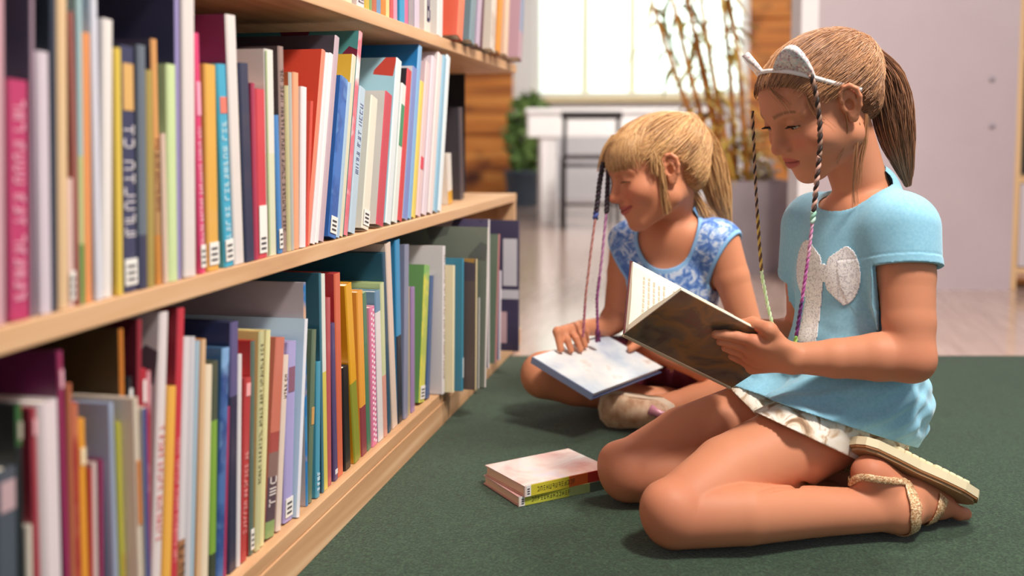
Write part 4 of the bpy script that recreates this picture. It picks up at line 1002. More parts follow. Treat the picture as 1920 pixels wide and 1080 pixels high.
# ------------------------------------------------------------------ her clothes
def ell_at(S, c, LFU, r, k): return S.ell(c, list(LFU), r, k)
def wave(P, dirs, amp):
    d = np.zeros(len(P), F32)
    for (v, f, ph, w) in dirs:
        u = P @ npv(v); d += np.sin(u*f + ph + 1.7*np.sin(P @ npv((v[1], v[2], v[0]))*f*.37 + ph))*w
    return d*amp
def plane(p, n): n = Vector(n).normalized(); return npv(p), npv(n)
def above(P, pl): return (P - pl[0]) @ pl[1]
slv = shL + (elL - shL)*.36
slvR = shR + (elR - shR)*.36
S1 = Solid()
S1.ell(at(1598, 748, 1.455), TF, (.108, .106, .072), .03).ell(abd, TF, (.100, .090, .105), .04).ell(che, TF, (.100, .081, .112), .03)
S1.rc(shL + (shR-shL)*.10 + UPV*.006, shR + (shL-shR)*.10 + UPV*.006, .046, .046, .03)
S1.rc(shL + UPV*.002, slv, .0465, .0480, .02).rc(slv, slv + (elL-shL)*.2, .048, .0475, .003)
S1.rc(shR + UPV*.002, slvR, .0465, .0480, .02).rc(slvR, slvR + (elR-shR)*.2, .048, .0475, .003)
S1.rc(nek - UPV*.045, nek + UPV*.012, .062, .052, .025)
TRB = Solid(); TRB.p = B1.p[:3]
B1t = Solid(); B1t.p = B1.p[:NTRUNK]; B1t.rc(nek - UPV*.02, nek + UPV*.012, .050, .043, .02)
dL, dR = (kneL - hipL).normalized(), (kneR - hipR).normalized()
S1.ell(pel, TF, (.110, .104, .096), .02).rc(hipL, hipL + dL*.12, .0840, .0800, .02).rc(hipR, hipR + dR*.13, .0820, .0810, .02)
TR1 = Solid(); TR1.p = S1.p[:3] + S1.p[-3:]; AL1 = Solid().rc(shL + (elL-shL)*.2, elL, .040, .034); AR1 = Solid().rc(shR + (elR-shR)*.2, elR, .040, .034)
armL = (elL - shL).normalized(); armR = (elR - shR).normalized()
cutL, cutR = plane(at(1712, 502, 1.37), armL), plane(slvR + armR*.012, armR)
hem_n = (at(1585, 797, 1.365) - at(1425, 742, 1.415)).cross(at(1695, 829, 1.47) - at(1425, 742, 1.415)); hem_n = hem_n if hem_n.z > 0 else -hem_n
hem = plane(at(1585, 797, 1.365), hem_n)
neck_c = nek + tF*.016 + UPV*.020
def shirt_post(P, d, c, R):
    zc = above(P, hem)
    lowf = np.clip((.14 - zc)/.10, 0, 1)
    nt_ = npv(-tL*.5 + UPV*.86)
    d = d - wave(P, ((UPV*.8 - tL*.45, 190, .3, .6), (UPV*.9 + tF*.4, 260, 1.9, .4), (tL*.8 + tF*.6, 120, .7, .35)), .0034)*lowf - wave(P, ((UPV*.5 + tL*.6, 95, 2.0, 1),), .0012)
    for cut, a in ((cutL, shL), (cutR, shR)):
        s_ = -above(P, cut); near = (s_ < .05) & (np.linalg.norm(P - npv(cut[0]), axis=1) < .10)
        d = d - np.where(near, .0012*(s_ < .0115) + .0008*np.exp(-((s_-.013)/.0012)**2)*-1.2, 0)
    nk = (P - npv(neck_c)); nd = np.sqrt((nk @ npv(tL))**2/(.060**2) + (nk @ npv(tF))**2/(.056**2) + (nk @ npv(UPV))**2/(.046**2))
    d = d - .0014*np.exp(-((nd - 1.10)/.07)**2)
    d = smin(d, B1t.ev(P, c, R) - .0062, .010)
    body = B1.ev(P, c, R)
    d = np.maximum(d, -(body - .0012))
    d = np.maximum(d, -zc)
    tr = np.minimum(TR1.ev(P, c, R), TRB.ev(P, c, R) - .0075)
    for cut, arm in ((cutL, AL1), (cutR, AR1)):
        m = arm.ev(P, c, R) < tr - .0095
        d = np.where(m, np.maximum(d, above(P, cut)), d)
    return np.maximum(d, (1 - nd)*.050)
S1.post = shirt_post
V, F = surface(S1, VOX*.95)
shirtm = mottled('turquoise_jersey', [(.3, '82bcd6'), (.7, '92c8e0')], 240, 3, .85, bump_s=.15, bump_d=.0006, sheen=.3)
shirt1 = child(link('t_shirt', np_mesh('t_shirt', V, F), shirtm, g1)); shirt1['label'] = 'turquoise short-sleeved T-shirt with a glittery white bow'
# printed glitter bow, laid onto the shirt from the front
S1n = Solid(); S1n.p = list(S1.p); S1n.post = shirt_post
glit = mottled('white_glitter', [(.2, 'ccc8cc'), (.45, 'f0ecee'), (.7, 'fbf8f6')], 520, 2, .35, bump_s=.6, bump_d=.001, voronoi=True, coat=.3)
def decal(name, solid, org, uvec, vvec, dirv, inside, u0, u1, v0, v1, step, mat, parent, off=.0008):
    """a thin printed patch: points of a flat outline walked along dirv onto the cloth"""
    nu, nv = int((u1-u0)/step)+1, int((v1-v0)/step)+1
    us, vs = np.linspace(u0, u1, nu), np.linspace(v0, v1, nv); UU, VV = np.meshgrid(us, vs, indexing='ij')
    P = npv(org)[None] + UU.reshape(-1, 1)*npv(uvec)[None] + VV.reshape(-1, 1)*npv(vvec)[None] - npv(dirv)[None]*.10
    P = trace(solid, P, dirv, off)
    m = inside(UU, VV) & (np.abs(solid.ev(P) - off) < .003).reshape(nu, nv); idx = -np.ones(nu*nv, int); q = []
    for i in range(nu-1):
        for j in range(nv-1):
            if m[i, j] and m[i+1, j] and m[i, j+1] and m[i+1, j+1]: q.append((i*nv+j, (i+1)*nv+j, (i+1)*nv+j+1, i*nv+j+1))
    q = np.array(q); use = np.unique(q); idx[use] = np.arange(len(use))
    o = link(name, np_mesh(name, P[use], idx[q]), mat, parent)
    md = o.modifiers.new('thick', 'SOLIDIFY'); md.thickness = .0012; md.offset = 0
    return child(o)
def bow(u, v):
    a = np.abs(u); lobe = (a < .056) & (np.abs(v) < .019 + .75*a) & ((((a-.029)/.027)**2 + (v/.0425)**2) < 1.0)
    knot = (((u/.011)**2 + (v/.014)**2) < 1)
    tail = (v < 0) & (v > -.105) & (np.abs(u + .012 - .10*v) < .013 - .04*v)
    return (lobe | knot | tail)
bL, bF, bU = frame(56, 4)
decal('bow_print', S1n, at(1527, 522, 1.385), bL, bU, -bF, bow, -.058, .058, -.108, .046, .0013, glit, g1)

# shorts
S2 = Solid()
S2.ell(pel, TF, (.097, .096, .088), .02)
S2.rc(hipL, hipL + dL*.20, .0710, .0700, .02).rc(hipR, hipR + dR*.20, .0745, .0735, .02)
B1leg = Solid(); B1leg.p = [q for q in B1.p[NLEG:]]
pa, pb = seen(1478, 802, B1leg), seen(1592, 856, B1leg); ab = pb - pa; nL = ab.cross(pb - EYE).normalized(); nL = nL if nL.z < 0 else -nL
cL = plane(pb, nL)
pa, pb = seen(1394, 714, B1leg), seen(1436, 800, B1leg); ab2 = pb - pa; nR = ab2.cross(FWD); nR = nR if nR.dot(dR) > 0 else -nR
cR = plane(pb, nR)
mid_n = npv(tL); mid_p = npv(pel)
def shorts_post(P, d, c, R):
    side = (P - mid_p) @ mid_n
    d = d - wave(P, ((dL*.7 + UPV*.5, 210, .4, .5), (dL.cross(UPV)*.8 + UPV*.4, 160, 1.3, .5)), .0026)
    body = B1.ev(P, c, R); d = np.maximum(d, -(body - .0012))
    cut = np.where(side > -.015, above(P, cL), above(P, cR)); return np.maximum(d, cut)
S2.post = shorts_post
V, F = surface(S2, VOX)
shortm = mottled('leaf_print_cotton', [(.30, '8c6c52'), (.42, 'c8ac90'), (.5, 'e6dccd'), (.62, 'efe8de'), (.72, 'a68a70')], 30, 3, .8, distortion=1.2, bump_s=.1, bump_d=.0008)
shorts1 = child(link('shorts', np_mesh('shorts', V, F), shortm, g1)); shorts1['label'] = 'beige shorts with a brown and white leaf print'

# ------------------------------------------------------------------ sandals: sole strip, tread blocks and glitter straps
gold = mottled('rose_gold_glitter', [(.25, 'a8744c'), (.5, 'd8a878'), (.8, 'f6dcb4')], 700, 2, .35, bump_s=.6, bump_d=.0006, voronoi=True, coat=.3)
tan_sole, brown_welt, insole = plain('ecdcb8', .6), plain('a06a3e', .55), plain('b08a64', .6)
def ribbon(name, solid, pts, width, thick, mat, parent, off=.0016, n=40):
    """a strap that hugs the skin along pts"""
    pts = [Vector(p) for p in pts]; L = [0]
    for a, b in zip(pts, pts[1:]): L.append(L[-1] + (b-a).length)
    C = []
    for i in range(n):
        t = L[-1]*i/(n-1); k = max(j for j in range(len(pts)) if L[j] <= t + 1e-9); k = min(k, len(pts)-2)
        C.append(npv(pts[k].lerp(pts[k+1], (t-L[k])/(L[k+1]-L[k]))))
    C = np.array(C); C = solid.snap(C, off, 8)
    for _ in range(2): C[1:-1] = C[1:-1]*.5 + (C[:-2]+C[2:])*.25
    N = solid.grad(C); T = np.gradient(C, axis=0); T /= np.linalg.norm(T, axis=1, keepdims=True); Bn = np.cross(N, T)
    w = width*.5; ringp = [(-w, 0), (-w*.8, thick), (w*.8, thick), (w, 0), (w*.8, -thick*.4), (-w*.8, -thick*.4)]
    V = np.stack([C + Bn*a + N*b for a, b in ringp], 1).reshape(-1, 3); k = len(ringp)
    F = [(i*k+j, i*k+(j+1) % k, (i+1)*k+(j+1) % k, (i+1)*k+j) for i in range(n-1) for j in range(k)]
    F += [(0, 1, 2, 3), (0, 3, 4, 5), ((n-1)*k+3, (n-1)*k+2, (n-1)*k+1, (n-1)*k), ((n-1)*k+5, (n-1)*k+4, (n-1)*k+3, (n-1)*k)]
    return link(name, np_mesh(name, V, np.array(F)), mat, parent)
def sandal(parent, solid, ank, heel, ball, toe, side, detail=True):
    ax = (toe - heel).normalized(); up = (ank - heel); up = (up - ax*up.dot(ax)).normalized(); sd = ax.cross(up).normalized()*side
    s0 = heel - up*.0215; Ln = (toe - heel).length
    e = empty('sandal', (0, 0, 0)); e.parent = parent
    e.location = s0 - parent.location
    def pt(u, v, h): return ax*u + sd*v + up*h
    us = [(-.030, .0), (-.027, .016), (-.014, .0255), (.02, .0275), (.06, .027), (.10, .034), (.135, .0355), (.165, .029), (.180, .016), (.184, .0)]
    k = (Ln + .022)/.184
    outl = [(u*k if u > 0 else u, v) for u, v in us] + [((u*k if u > 0 else u), -v*.94) for u, v in us[-2:0:-1]]
    def slab(h0, h1, grow, mat, name):
        bm = bmesh.new(); c = .065
        f = lambda u, v: (c + (u-c)*(1+grow), v*(1+grow*2))
        rings = [[bm.verts.new(pt(*f(u, v), h)) for u, v in outl] for h in (h0, h1)]
        n = len(outl); bm.faces.new(rings[0][::-1]); bm.faces.new(rings[1])
        for i in range(n): bm.faces.new((rings[0][i], rings[0][(i+1) % n], rings[1][(i+1) % n], rings[1][i])).smooth = False
        return link(name, bm_mesh(bm, name), mat, e)
    slab(-.0035, 0, -.02, insole, 'insole'); slab(-.0065, -.0036, .02, brown_welt, 'welt'); slab(-.0180, -.0066, .03, tan_sole, 'sole')
    bm = bmesh.new()
    for i in range(10):
        u = .025 + i*(.145*k - .025)/9.0; add_box(bm, (u-.006, -.024 - .004*(i > 4), -.0240), (u+.005, .024 + .004*(i > 4), -.0182), 0, .002, Matrix((ax, sd, up)).transposed().to_4x4())
    link('tread', bm_mesh(bm, 'tread'), tan_sole, e)
    def rb(name, pts, w): 
        o = ribbon(name, solid, pts, w, .0016, gold, e); o.matrix_parent_inverse = Matrix.Translation(-s0); return o
    P = lambda u, v, h: s0 + ax*u + sd*v + up*h
    mid = Ln*.36; fr = Ln*.80
    rb('heel_strap', [P(mid, .034, .004), P(.01, .036, .030), P(-.030, .02, .040), P(-.036, 0, .042), P(-.030, -.02, .040), P(.01, -.036, .030), P(mid, -.034, .004)], .010)
    rb('side_strap', [P(mid-.004, .036, .0), P(mid-.004, .036, .030), P(mid+.002, .030, .050)], .021)
    rb('side_strap', [P(mid-.004, -.036, .0), P(mid-.004, -.036, .030), P(mid+.002, -.030, .050)], .021)
    rb('ankle_strap', [P(mid-.004, .036, .026), P(mid+.004, .024, .058), P(mid+.016, 0, .064), P(mid+.004, -.024, .058), P(mid-.004, -.036, .026)], .018)
    rb('instep_strap', [P(mid+.006, .034, .030), P(mid+.03, .034, .036), P(fr, .030, .034), P(fr+.012, .036, .010)], .009)
    rb('toe_strap', [P(fr, .040, .0), P(fr-.002, .036, .024), P(fr-.004, 0, .046), P(fr-.002, -.036, .024), P(fr, -.040, .0)], .021)
    return e
sandal(g1, B1, ankL, heelL, ballL, toeL, 1)['label'] = 'rose gold glitter sandal on the near foot'
sandal(g1, B1, ankR, heelR, ballR, toeR, -1)

# ------------------------------------------------------------------ hair
def interp_poly(poly, n, rs, closed=False):
    poly = np.array(poly, F32); seg = np.linalg.norm(np.diff(poly, axis=0), axis=1); L = np.concatenate([[0], np.cumsum(seg)])
    t = rs.rand(n)*L[-1]; i = np.clip(np.searchsorted(L, t) - 1, 0, len(seg)-1); f = ((t - L[i])/seg[i])[:, None]
    return poly[i]*(1-f) + poly[i+1]*f
def over(solid, P, lo):
    """lift points that lie under the hair mass"""
    sh = P.shape; Q = P.reshape(-1, 3).astype(F32)
    for _ in range(2):
        d = solid.ev(Q); m = d < lo
        if m.any(): Q[m] = Q[m] + solid.grad(Q[m])*(lo - d[m])[:, None]
    return Q.reshape(sh)
class Hair:
    """a combed-back cap over the skull; lengths in head units"""
    def __init__(s, H, c=(0, -.014, .034), r=(.0730, .0925, .0690)):
        s.H, s.c, s.r = H, np.array(c, F32), np.array(r, F32)
    def world(s, q): q = np.asarray(q, F32)*s.H.s; return npv(s.H.c) + q[..., :1]*npv(s.H.L) + q[..., 1:2]*npv(s.H.F) + q[..., 2:]*npv(s.H.U)
    def hug(s, q, lift=0.0):
        u = (q - s.c)/s.r; n = np.linalg.norm(u, axis=-1, keepdims=True); return s.c + u/n*s.r*(1 + lift)
    def combed(s, S, E, M, rs, lift0=-.05, lift1=.03, t0=.0):
        uS, uE = (S - s.c)/s.r, (E - s.c)/s.r; t = np.linspace(0, 1, M, dtype=F32)[None, :, None]
        st = (rs.rand(len(S), 1, 1)*t0).astype(F32); t = st + (1 - st)*t
        u = uS[:, None]*(1-t) + uE[:, None]*t; u /= np.linalg.norm(u, axis=2, keepdims=True)
        wob = (rs.randn(len(S), 1, 3)*.007*np.sin(t*PI)).astype(F32)
        lf = lift0 + (lift1 - lift0)*np.clip(t*4, 0, 1) + rs.uniform(-.015, .02, (len(S), 1, 1)) - .03*np.clip(t*8-7, 0, 1)
        return s.c + (u + wob)*s.r*(1 + lf)
def hair_tints(n, rs, dark, light):
    f = np.clip(rs.beta(1.6, 1.6, n), 0, 1)[:, None]; return np.array(dark, F32)*(1-f) + np.array(light, F32)*f
def ponytail(guide, radii, n, M, rs, spread=1.0):
    """hairs that leave a tie, fill a swelling bundle along the guide points and close to a tip"""
    G = np.array([npv(p) for p in guide], F32); L = np.concatenate([[0], np.cumsum(np.linalg.norm(np.diff(G, axis=0), axis=1))]); L /= L[-1]
    t = np.linspace(0, 1, M); C = np.stack([np.interp(t, L, G[:, i]) for i in range(3)], 1)
    for _ in range(3): C[1:-1] = C[1:-1]*.4 + (C[:-2] + C[2:])*.3
    rad = np.interp(t, np.linspace(0, 1, len(radii)), radii)
    T = np.gradient(C, axis=0); T /= np.linalg.norm(T, axis=1, keepdims=True); U = np.cross(T, npv(FWD)); U /= np.linalg.norm(U, axis=1, keepdims=True); W = np.cross(T, U)
    rho = np.sqrt(rs.rand(n))[:, None]; ph = rs.rand(n, 1)*2*PI + np.linspace(0, .5, M)[None]*rs.randn(n, 1)
    jig = 1 + .12*np.sin(np.linspace(0, 7, M)[None] + rs.rand(n, 1)*6.3)
    a = (rho*np.cos(ph)*jig*rad[None])[..., None]; b = (rho*np.sin(ph)*jig*rad[None])[..., None]
    P = C[None] + U[None]*a + W[None]*b
    cut = 1 - .35*rs.rand(n)**1.6; idx = np.linspace(0, 1, M)[None]*cut[:, None]*(M-1); i0 = np.clip(idx.astype(int), 0, M-2); f = (idx - i0)[..., None]
    ar = np.arange(n)[:, None]; return P[ar, i0]*(1-f) + P[ar, i0+1]*f
def hair_cap(H, hr, B, yz, thick, extra=None):
    """the mass of hair under the loose strands, ending at a hairline y(z)"""
    S = Solid(); A = H.ax(); S.ell(H.w(*hr.c), A, [v*H.s for v in hr.r], .01).ell(H.w(0, .030, .038), A, [v*H.s for v in (.0610, .0495, .0480)], .02)
    if extra: extra(S)
    zs, ys = zip(*yz)
    def post(P, d, c, R):
        q = H.local(P); yh = np.interp(q[:, 2], zs, ys) - .9*np.maximum(np.abs(q[:, 0])-.055, 0)*0
        t = np.clip((yh - q[:, 1])/.035, -1, 1)
        rip = .0007*np.sin(np.arctan2(q[:, 0], q[:, 2]-.02)*46 + 9*np.sin(q[:, 1]*40))
        return np.where(q[:, 1] > -.105, d - (np.minimum(t, .55) - .55)*thick*H.s*1.8 - rip*(t > .1), d)
    S.post = post; return S
rs1 = np.random.RandomState(3)
HR1 = Hair(H1); DK1, LT1 = (lin(96), lin(62), lin(44)), (lin(196), lin(140), lin(96))
yz1 = ((-.08, -.045), (-.05, -.040), (-.02, -.028), (0, -.022), (.014, -.006), (.024, .020), (.036, .044), (.052, .060), (.066, .074), (.08, .09), (.13, .12))
tie1 = (0, -.1000, .052)
tieW = H1.w(*tie1)
def pt_core(S):
    S.rc(H1.w(0, -.085, .05), tieW, .020, .012, .02).ell(H1.w(0, -.043, -.006), H1.ax(), (.0570, .043, .046), .02)
capS = hair_cap(H1, HR1, B1, yz1, .011, pt_core); rawS = Solid(); rawS.p = capS.p
V, F = surface(capS, VOX)
tv = hair_tints(len(V), rs1, DK1, LT1)*0 + (np.array(DK1)*.55 + np.array(LT1)*.45)
cap1 = child(link('hair', np_mesh('hair', V, F, True, tv), HAIRM, g1))
edge1 = [(.0, .078, .068), (.026, .073, .065), (.045, .058, .052), (.056, .042, .036), (.062, .022, .024), (.066, -.004, .036), (.0665, -.026, .012), (.058, -.042, -.020), (.040, -.060, -.040), (.012, -.074, -.048)]
def both(P, rs): P = P.copy(); P[:, 0] *= np.where(rs.rand(len(P)) < .5, -1, 1); return P
S_ = both(interp_poly(edge1, 2400, rs1) + rs1.randn(2400, 3).astype(F32)*.0035, rs1)
E_ = np.tile(np.array(tie1, F32), (2400, 1)) + rs1.randn(2400, 3).astype(F32)*.0035
pth = HR1.combed(HR1.hug(S_), E_, 14, rs1, -.045, .012, .45)
child(strands('hair', over(rawS, HR1.world(pth), .0004), .00052, .0004, hair_tints(2400, rs1, DK1, LT1), HAIRM, g1))
pts_ = [tieW, at(1655, 128, 1.462), at(1668, 165, 1.462), at(1674, 215, 1.462), at(1683, 265, 1.462), at(1696, 312, 1.464), at(1703, 350, 1.466)]
pp = ponytail(pts_, [.010, .017, .0250, .0275, .0265, .0220, .014, .004], 1300, 18, rs1)
child(strands('ponytail', pp, .00075, .0004, hair_tints(1300, rs1, (lin(88), lin(57), lin(42)), (lin(178), lin(124), lin(88))), HAIRM, g1))
core = Solid(); 
for a, b, r0_, r1_ in ((0, 1, .008, .011), (1, 2, .011, .0175), (2, 3, .0175, .0205), (3, 4, .0205, .014)): core.rc(pts_[a], pts_[b], r0_, r1_, .006)
V, F = surface(core, VOX); child(link('ponytail', np_mesh('ponytail', V, F, True, np.tile(np.array(DK1, F32), (len(V), 1))), HAIRM, g1))
def nape_hair(hr, cap, tie, n, rs, r, dark, light, parent):
    st = both(np.stack([rs.uniform(.0, .060, n), rs.uniform(-.055, -.026, n), rs.uniform(-.052, .012, n)], 1).astype(F32), rs)
    tt = np.linspace(0, 1, 14, dtype=F32)[None, :, None]; en = np.array(tie, F32)[None] + rs.randn(n, 3).astype(F32)*.004
    P = hr.world(st[:, None]*(1-tt) + en[:, None]*tt); sh_ = P.shape
    for off in (.0010, .0014, .0012):
        P = cap.snap(P.reshape(-1, 3), off, 5).reshape(sh_)
        for _ in range(4): P[:, 1:-1] = P[:, 1:-1]*.4 + (P[:, :-2] + P[:, 2:])*.3
    P = cap.snap(P.reshape(-1, 3), .0012, 3).reshape(sh_) + (rs.rand(n, 1, 1).astype(F32) - .3)*.0012
    child(strands('hair', P, r, r*.8, hair_tints(n, rs, dark, light), HAIRM, parent))
nape_hair(HR1, capS, (0, -.094, .048), 900, rs1, .00055, DK1, [v*.85 for v in LT1], g1)
# loose hairs: down the side of the neck, baby hair at the brow
def loose(starts, n, M, spread, rs, wig=.002):
    G = np.array([npv(p) for p in starts], F32); t = np.linspace(0, 1, M); L = np.linspace(0, 1, len(G)); C = np.stack([np.interp(t, L, G[:, i]) for i in range(3)], 1)
    for _ in range(2): C[1:-1] = C[1:-1]*.5 + (C[:-2]+C[2:])*.25
    off = rs.randn(n, 1, 3)*spread*np.linspace(.35, 1, M)[None, :, None]; ph = rs.rand(n, 1, 1)*6.3
    return C[None] + off + np.sin(t[None, :, None]*5 + ph)*wig*t[None, :, None]
for ls in (loose([at(1612, 232, 1.385), at(1606, 285, 1.385), at(1602, 335, 1.39), at(1604, 385, 1.40)], 16, 12, .0022, rs1),
           loose([at(1625, 215, 1.395), at(1622, 262, 1.395), at(1612, 300, 1.40), at(1608, 345, 1.405)], 22, 12, .0035, rs1),
           loose([at(1586, 212, 1.37), at(1590, 240, 1.375), at(1584, 275, 1.385), at(1572, 305, 1.392)], 7, 12, .0012, rs1),
           loose([at(1512, 178, 1.368), at(1520, 200, 1.368), at(1536, 222, 1.374), at(1560, 238, 1.380)], 14, 12, .004, rs1),
           loose([at(1440, 160, 1.392), at(1452, 176, 1.388), at(1470, 190, 1.382), at(1482, 206, 1.380)], 14, 12, .004, rs1)):
    child(strands('hair', ls, .00036, .00015, hair_tints(len(ls), rs1, (lin(120), lin(78), lin(52)), (lin(206), lin(150), lin(104))), HAIRM, g1))
fl = over(rawS, HR1.world(HR1.combed(HR1.hug(S_[:260]), E_[:260] + rs1.randn(260, 3).astype(F32)*.012, 14, rs1, -.02, .055, .5)), .0015)
child(strands('hair', fl, .0003, .00015, hair_tints(260, rs1, LT1, (lin(222), lin(170), lin(124))), HAIRM, g1))

# ------------------------------------------------------------------ wrapped hair strands
def wrap_cord(name, pts, segs, parent, r=.0018):
    """two threads twisted round each other; segs = (until fraction, colour a, colour b)"""
    G = np.array([npv(p) for p in pts], F32); L = np.concatenate([[0], np.cumsum(np.linalg.norm(np.diff(G, axis=0), axis=1))]); tot = L[-1]
    n = int(tot/.0016); t = np.linspace(0, tot, n); C = np.stack([np.interp(t, L, G[:, i]) for i in range(3)], 1)
    for _ in range(12): C[1:-1] = C[1:-1]*.4 + (C[:-2]+C[2:])*.3
    T = np.gradient(C, axis=0); T /= np.linalg.norm(T, axis=1, keepdims=True); U = np.cross(T, npv(FWD)); U /= np.linalg.norm(U, axis=1, keepdims=True); W = np.cross(T, U)
    bm = bmesh.new(); mats = []; 
    def mi(c):
        m = plain(c, .6)
        if m not in mats: mats.append(m)
        return mats.index(m)
    a = 0
    for fr, ca, cb, rr_ in segs:
        b = min(n, int(fr*n)+1)
        for q, c in ((0, ca), (PI, cb)):
            ph = np.arange(a, b)*.62 + q
            pth_ = C[a:b] + (U[a:b]*np.cos(ph)[:, None] + W[a:b]*np.sin(ph)[:, None])*r*rr_*.62
            if len(pth_) > 2: add_tube(bm, [tuple(v) for v in pth_], r*rr_, 6, mi(c))
        a = max(0, b-1)
    return child(link(name, bm_mesh(bm, name), mats, parent))
nearw = [at(1521, 141, 1.352), at(1530, 175, 1.352), at(1537, 225, 1.355), at(1538, 275, 1.358), at(1532, 335, 1.358), at(1527, 385, 1.360), at(1524, 410, 1.360), at(1517, 470, 1.360), at(1504, 560, 1.364), at(1491, 642, 1.372)]
wrap_cord('hair_wrap', nearw, ((.30, '2e1f1c', '94705f', 1.35), (.50, '3a2420', 'd8a898', 1.35), (.545, 'c8e6d8', '9ad0b8', 1.45), (.68, 'd88ab8', 'e8b4cc', .9), (.84, 'b8509c', 'd078b8', .9), (.97, '5a2a6a', '7a3a86', 1.0), (1, '8ad060', 'a4e07a', 1.0)), g1)
farw = [at(1411, 208, 1.462), at(1413, 260, 1.468), at(1416, 330, 1.470), at(1420, 400, 1.470), at(1424, 460, 1.470), at(1429, 520, 1.470), at(1440, 575, 1.470), at(1454, 630, 1.465)]
wrap_cord('hair_wrap', farw, ((.45, '3a2a22', 'c8a080', .85), (.70, '6a4a2a', 'd8b45a', 1.0), (1, 'c8e6a8', 'e0f0c8', 1.0)), g1)

# ------------------------------------------------------------------ headband with sequinned cat ears
seq = mottled('iridescent_sequins', [(.15, 'c49aa4'), (.35, 'e8dcd8'), (.55, 'f6f2ee'), (.75, 'c8d4d8'), (.9, 'e0b8b8')], 330, 2, .25, bump_s=.9, bump_d=.0012, voronoi=True, coat=.5)
bandp = [(.0765, -.024, .012), (.0790, -.008, .026), (.0775, .015, .043), (.0705, .034, .060), (.0590, .048, .074), (.043, .0590, .0855), (.021, .0660, .0925), (0, .0685, .0945)]
bandp = bandp + [(-x, y, z) for x, y, z in bandp[-2::-1]]
bandw = over(rawS, HR1.world(HR1.hug(np.array(bandp, F32), .02)), .0020); bm = bmesh.new(); fr_ = [Vector([float(v) for v in p]) for p in bandw]
sm_ = []
for i in range(len(fr_)-1):
    for f in (0, .34, .67): sm_.append(fr_[i].lerp(fr_[i+1], f))
sm_.append(fr_[-1])
rings = []
for i, p in enumerate(sm_):
    T = (sm_[min(i+1, len(sm_)-1)] - sm_[max(i-1, 0)]).normalized(); N = (p - H1.w(0, -.01, .04)); N = (N - T*N.dot(T)).normalized(); Bn = T.cross(N)
    rings.append([bm.verts.new(p + Bn*a + N*b) for a, b in ((-.0030, -.0006), (-.0030, .0009), (.0030, .0009), (.0030, -.0006))])
for i in range(len(rings)-1):
    for k in range(4): bm.faces.new((rings[i][k], rings[i][(k+1) % 4], rings[i+1][(k+1) % 4], rings[i+1][k]))
bm.faces.new(rings[0][::-1]); bm.faces.new(rings[-1])
band = child(link('headband', bm_mesh(bm, 'headband', True), plain('f2ecea', .4), g1)); band['label'] = 'white headband with sequinned cat ears'
for q in (1, -1):
    i_ = [3, 6] if q > 0 else [len(bandp)-4, len(bandp)-7]; a, b = fr_[i_[0]].lerp(fr_[i_[0]+q], .0), fr_[i_[1]].lerp(fr_[i_[1]+q], .35); m = (a + b)/2
    out = (UPV*.75 + H1.U*.2 + (m - H1.w(0, .0, .04)).normalized()*.35 + H1.L*q*.75).normalized(); sd = (b - a).normalized(); out = (out - sd*out.dot(sd)).normalized(); nrm = sd.cross(out)
    Wd = (b - a).length/2; bm = bmesh.new(); prof = []
    for i in range(13):
        t = -1 + i/6.0; prof.append((t*Wd*(1.0), .050*max(0, (1 - abs(t)**1.9))**.85))
    fr2 = [bm.verts.new(m + sd*x + out*(y - .004) + nrm*(.0045*(1 - (x/Wd)**2)*.8 + .0018)) for x, y in prof]; bk2 = [bm.verts.new(m + sd*x + out*(y - .004) - nrm*(.0045*(1 - (x/Wd)**2)*.8 + .0018)) for x, y in prof]
    bas = [bm.verts.new(m + sd*x - out*(.004 + .010*(x/Wd)**2 - .004) + nrm*.0022) for x, y in prof]; bas2 = [bm.verts.new(m + sd*x - out*(.004 + .010*(x/Wd)**2 - .004) - nrm*.0022) for x, y in prof]
    for i in range(12):
        bm.faces.new((fr2[i], fr2[i+1], bk2[i+1], bk2[i])); bm.faces.new((bas[i], bas[i+1], fr2[i+1], fr2[i])); bm.faces.new((bk2[i], bk2[i+1], bas2[i+1], bas2[i])); bm.faces.new((bas2[i], bas2[i+1], bas[i+1], bas[i]))
    bmesh.ops.remove_doubles(bm, verts=bm.verts, dist=.0002)
    bmesh.ops.subdivide_edges(bm, edges=bm.edges, cuts=1)
    link('cat_ear', bm_mesh(bm, 'cat_ear', True), seq, band)

